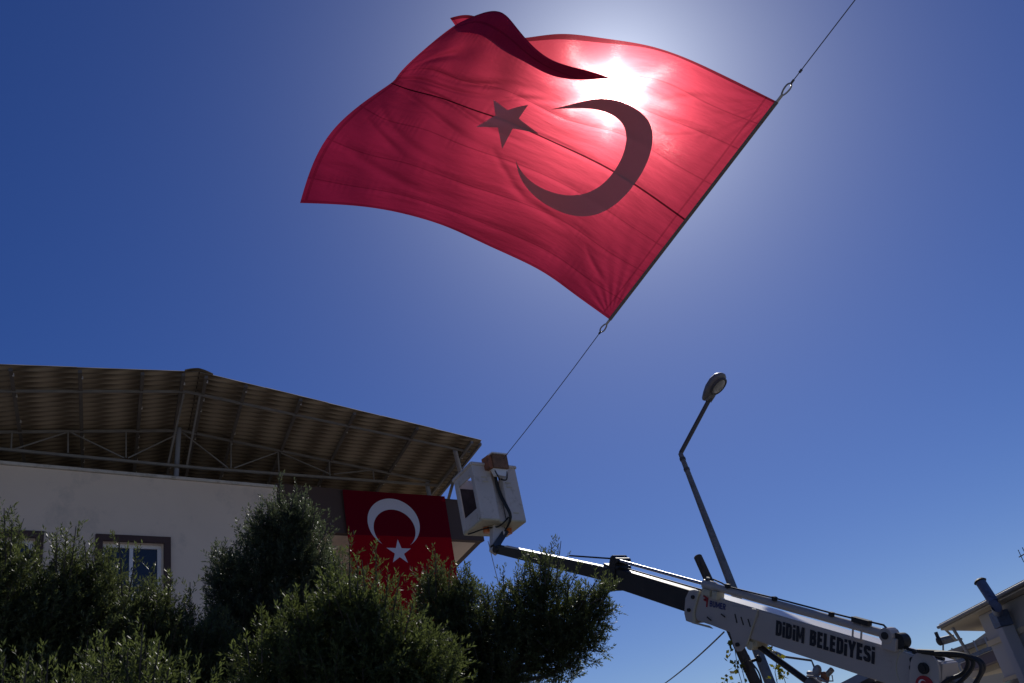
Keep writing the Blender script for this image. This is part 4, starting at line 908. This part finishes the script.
tree('garden_shrub', 'low shrub with bright yellow green shoots nearest the camera', 'shrub',
     [(60, 715, 40), (140, 712, 42), (105, 735, 60), (200, 722, 32)], 6.0, M['leaf_bright'], .22, None, ll=(.022, .042), K_=18,
     sprigs=((80, 700, 88, 640), (100, 700, 105, 632), (125, 700, 128, 650), (138, 700, 143, 622), (150, 700, 160, 640), (110, 690, 104, 660), (165, 700, 170, 650), (20, 700, 30, 655), (45, 700, 48, 660), (130, 680, 118, 650), (0, 700, 6, 655), (186, 705, 190, 670)))
# vine on the timber pole
vr = thing('climbing_vine', (athd(755, 690, 13.3) * np.array([1, 1, 0])), 'yellow green vine leaves climbing beside the timber pole', 'vine')
vb = athd(757, 690, 13.2); sh = []; vt = MB()
for path in ([(768, 690), (775, 672), (778, 655), (768, 645)], [(745, 690), (738, 670), (735, 650), (733, 640)], [(788, 690), (784, 678), (776, 664)], [(742, 690), (741, 665), (745, 655)], [(730, 690), (726, 678), (722, 690)]):
    pts = [athd(x, y, 13.1) for x, y in path]; pts[0] = pts[0] - Z * 1.2; vt.tube(pts, .005, 5)
    for a, b in zip(pts, pts[1:]):
        for q in range(5):
            sh.append([*(a + (b - a) * RNG.random() + RNG.normal(0, .03, 3)), *nrm(RNG.normal(0, 1, 3) + [0, 0, -.3]), .10])
vt.tube([np.array([vb[0], vb[1], 0]), vb - Z * .6], .02, 6)
vt.build('stem', M['bark'], vr); leaves('foliage', M['leaf_vine'], vr, sh, 3, (.05, .10), .7)

# ------------------------------------------------------------------ right-hand house
RH = 22.0
e0, e1 = athd(940.5, 629.5, RH), None
EDR = hdir((940.5, 629.5), (1024, 587)); EDR = EDR if EDR @ ray(1024, 580) > 0 and (athd(1024, 587, RH) - e0) @ EDR > 0 else -EDR
SDR = hdir((940.5, 628.5), (978, 629.3)); SDR = SDR if SDR[1] > 0 else -SDR
zE = e0[2]; e1 = onz(1024, 587, zE); EL_ = nrm(e1 - e0)
e1 = e0 + EL_ * 14
print('right house eave', e0, onz(1024, 580.5, zE))
en = nrm(np.cross(EL_, Z)); en = en if en @ (CAM - e0) > 0 else -en             # out of the wall, towards the street
hz = thing('corner_house', (e0[0], e0[1], 0) + EL_ * 3, 'pale grey house with a deep eave beside the boom base', 'house')
ov = .32
wpt = onplane(977.5, 615, e0 - en * ov, en)                                       # wall corner under the soffit
wc = np.array([wpt[0], wpt[1], 0])
mb = MB(); mb.obox(e0 + Z * .004, EL_ * 14, SDR * 7, Z * .11); rf = mb.build('roof', M['tile'], hz, bevel=.02)
mb = MB(); mb.obox(e0 - Z * .02, EL_ * 14, SDR * 7.0, Z * .022); mb.build('soffit', M['house_cream'], rf)
mb = MB(); mb.tube([e0 + en * .03 + Z * .05, e0 + en * .03 + EL_ * 14 + Z * .05], .035, 8); mb.build('gutter', M['lamp_grey'], rf)
mb = MB(); mb.obox(wc, EL_ * 10, SDR * 6, Z * (zE - .022)); mb.build('wall', M['house_white'], hz, bevel=.02)
zs = onplane(987, 645, wc, en)[2]
mb = MB(); mb.obox(wc + Z * (zs - .05) + en * .002, EL_ * 10, en * .05, Z * .10); mb.build('string_course', M['house_cream'], hz)
# balcony at the left of the wall: slab, blue edge, thin struts to the eave
bl0 = onplane(957, 652, e0 - en * .5, en)
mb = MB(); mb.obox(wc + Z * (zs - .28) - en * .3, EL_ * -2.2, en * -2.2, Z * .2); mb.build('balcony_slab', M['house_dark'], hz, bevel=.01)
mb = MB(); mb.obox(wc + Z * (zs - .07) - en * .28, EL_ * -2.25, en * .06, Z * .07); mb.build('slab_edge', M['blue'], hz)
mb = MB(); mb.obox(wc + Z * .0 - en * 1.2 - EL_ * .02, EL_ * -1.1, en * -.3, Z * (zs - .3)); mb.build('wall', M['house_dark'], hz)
mb = MB(); mb.tube([onplane(951.5, 626, e0 - en * .2, en), onplane(968.5, 654, e0 - en * .5, en)], .035, 8); mb.build('strut', M['steel_blue'], hz)
mb = MB(); mb.tube([onplane(945, 629, e0 - en * .3, en), onplane(956, 640, e0 - en * 1.2, en)], .03, 8); mb.build('strut', M['steel'], hz)
# low cream storey with window under it
mb = MB(); q = onplane(981, 675, wc - en * .6, en); mb.obox(np.array([q[0], q[1], q[2]]) + EL_ * .9, EL_ * -1.6, en * -.9, Z * .22); mb.build('cornice', M['house_cream'], hz)
wq = onplane(1004, 678, wc, en); 
mb = MB(); mb.obox(np.array([wq[0], wq[1], wq[2] - 1.1]) + en * .003, EL_ * .9, en * .05, Z * 1.1); ww = mb.build('window', M['house_cream'], hz, bevel=.01)
mb = MB(); mb.obox(np.array([wq[0], wq[1], wq[2] - 1.03]) + en * .06 + EL_ * .07, EL_ * .76, en * .004, Z * .95); mb.build('pane', M['glass'], ww)
# stove pipe
fl = thing('stove_pipe', wc + EL_ * 1.0 + en * .2, 'blue grey flue pipe with cap fixed to the corner house', 'chimney pipe')
q = [onplane(x, y, e0 + en * .35, en) for x, y in ((980.8, 582.5), (993.5, 602), (996.5, 607))]; q2 = [onplane(x, y, wc + en * .2, en) for x, y in ((998, 613),)]
mb = MB(); mb.tube(q[:2], .095, 14); mb.tube([q[1], q[2], q2[0]], .09, 14); mb.build('pipe', M['blue'], fl, smooth=True)
pd_ = nrm(q[0] - q[1]); mb = MB(); mb.tube([q[0], q[0] + pd_ * .02, q[0] + pd_ * .05], [.10, .118, .09], 16); mb.build('cap', M['rubber'], fl)
bb = onplane(1001, 619, wc + en * .2, en); mb = MB(); mb.cbox(bb, EL_ * .27, en * .26, Z * .28); mb.build('soot_box', M['blue'], fl, bevel=.01)
mb = MB(); mb.obox(np.array([bb[0], bb[1], 0]) - EL_ * .11 - en * .12, EL_ * .24, en * .24, Z * (bb[2] - .15)); tag(rebase(mb.build('chimney_shaft', M['house_white'], bevel=.015), (bb[0], bb[1], 0)), 'pale square chimney shaft under the blue flue pipe', 'chimney')
# aerial at the right edge
aq = onz(1021, 556, zE + 1.6); ar = thing('roof_aerial', (aq[0], aq[1], zE), 'small wire aerial above the corner house roof edge', 'aerial')
mb = MB(); mb.tube([np.array([aq[0], aq[1], zE]) + EL_ * .25, aq + EL_ * .25], .018, 6); mb.build('mast', M['wire'], ar)
mb = MB(); mb.tube([aq - EL_ * .1, aq + EL_ * .9], .014, 6)
for k in range(4): mb.tube([aq + EL_ * (.0 + .22 * k) - Z * .16, aq + EL_ * (.0 + .22 * k) + Z * .16], .01, 5)
mb.build('element', M['wire'], ar)

# ------------------------------------------------------------------ houses further back
FH = 34.0
ra, rb = athd(930, 655, FH), athd(990, 634, FH)
d1 = nrm([rb[0] - ra[0], rb[1] - ra[1], 0]); n1 = nrm(np.cross(d1, Z)); n1 = n1 if n1 @ (CAM - ra) > 0 else -n1
zr = rb[2]; fh = thing('distant_house', (ra[0], ra[1], 0), 'low distant house with grey roof between boom and corner house', 'house')
mb = MB(); mb.prism([(0, 0), (5.5, 0), (5.5, .15), (0, .15)], ra - Z * .2, rb * 0 + nrm(rb - ra), nrm(np.cross(n1, nrm(rb - ra))) * (1 if np.cross(n1, nrm(rb - ra))[2] > 0 else -1), -n1 * 5); mb.build('roof', M['tile'], fh)
mb = MB(); mb.prism([(.3, -6), (5.4, -6), (5.4, 1.6), (.3, -.3)], ra - n1 * .4, d1, Z, -n1 * 4); mb.build('wall', M['house_cream'], fh)
mb = MB()
for t in (.18, .36, .54, .72, .9): p = ra + (rb - ra) * t; mb.beam(p - Z * .02, p - Z * .75, .05, .05, n1)
mb.beam(ra - Z * .55, rb - Z * .55, .06, .08); mb.build('railing', M['steel_blue'], fh)
tk_ = thing('solar_tank', athd(940, 648, FH - .5), 'small round solar water tank standing on the distant roof', 'water tank')
c = athd(945, 639.5, FH - .5); mb = MB(); mb.tube([c - d1 * .15, c + d1 * .30], .10, 14); mb.build('tank', M['galv'], tk_, smooth=True)
mb = MB(); mb.ball(c - d1 * .18, d1 * .10, n1 * .15, Z * .15, 10, 8); mb.tube([c - d1 * .18, c - d1 * .18 + Z * .28], .06, 8); mb.build('valve', M['rubber'], tk_, smooth=True)
mb = MB(); mb.beam(c - d1 * .1 - Z * .1, c - d1 * .35 - Z * .75, .05, .05); mb.beam(c + d1 * .4 - Z * .1, c + d1 * .45 - Z * .5, .05, .05); mb.beam(c - d1 * .2 - Z * .12, c + d1 * .5 - Z * .1, .05, .05); mb.build('stand', M['steel'], tk_)
# lean-to roof under the boom
GH = 19.0
g0, g1 = athd(838, 689, GH), athd(872, 671.5, GH); gd = nrm(g1 - g0); g2 = athd(905, 690, GH + .2)
sh_ = thing('garden_shed', (g1[0], g1[1], 0), 'grey pitched shed roof just showing under the boom lettering', 'shed')
gn = nrm(np.cross(nrm([gd[0], gd[1], 0]), Z)); gn = gn if gn @ (CAM - g1) > 0 else -gn
mb = MB(); mb.beam(g0 - gd * 1.2 - gn * 2, g1 - gn * 2, 4, .14, np.cross(gn, gd) * (1 if np.cross(gn, gd)[2] > 0 else -1)); mb.build('roof', M['steel_blue'], sh_)
mb = MB(); mb.beam(g1 + gd * .05 - gn * 2, g1 + nrm(g2 - g1) * 2.2 - gn * 2, 4, .14); mb.build('roof', M['tile'], sh_)
gb = nrm([gd[0], gd[1], 0]); mb = MB(); mb.prism([(-1.6, 0), (1.4, 0), (1.4, g1[2] - 1.2), (0, g1[2] - .25), (-1.6, g1[2] - 1.3)], np.array([g1[0], g1[1], 0]) - gn * .3, gb, Z, -gn * 3.2); mb.build('wall', M['house_dark'], sh_)
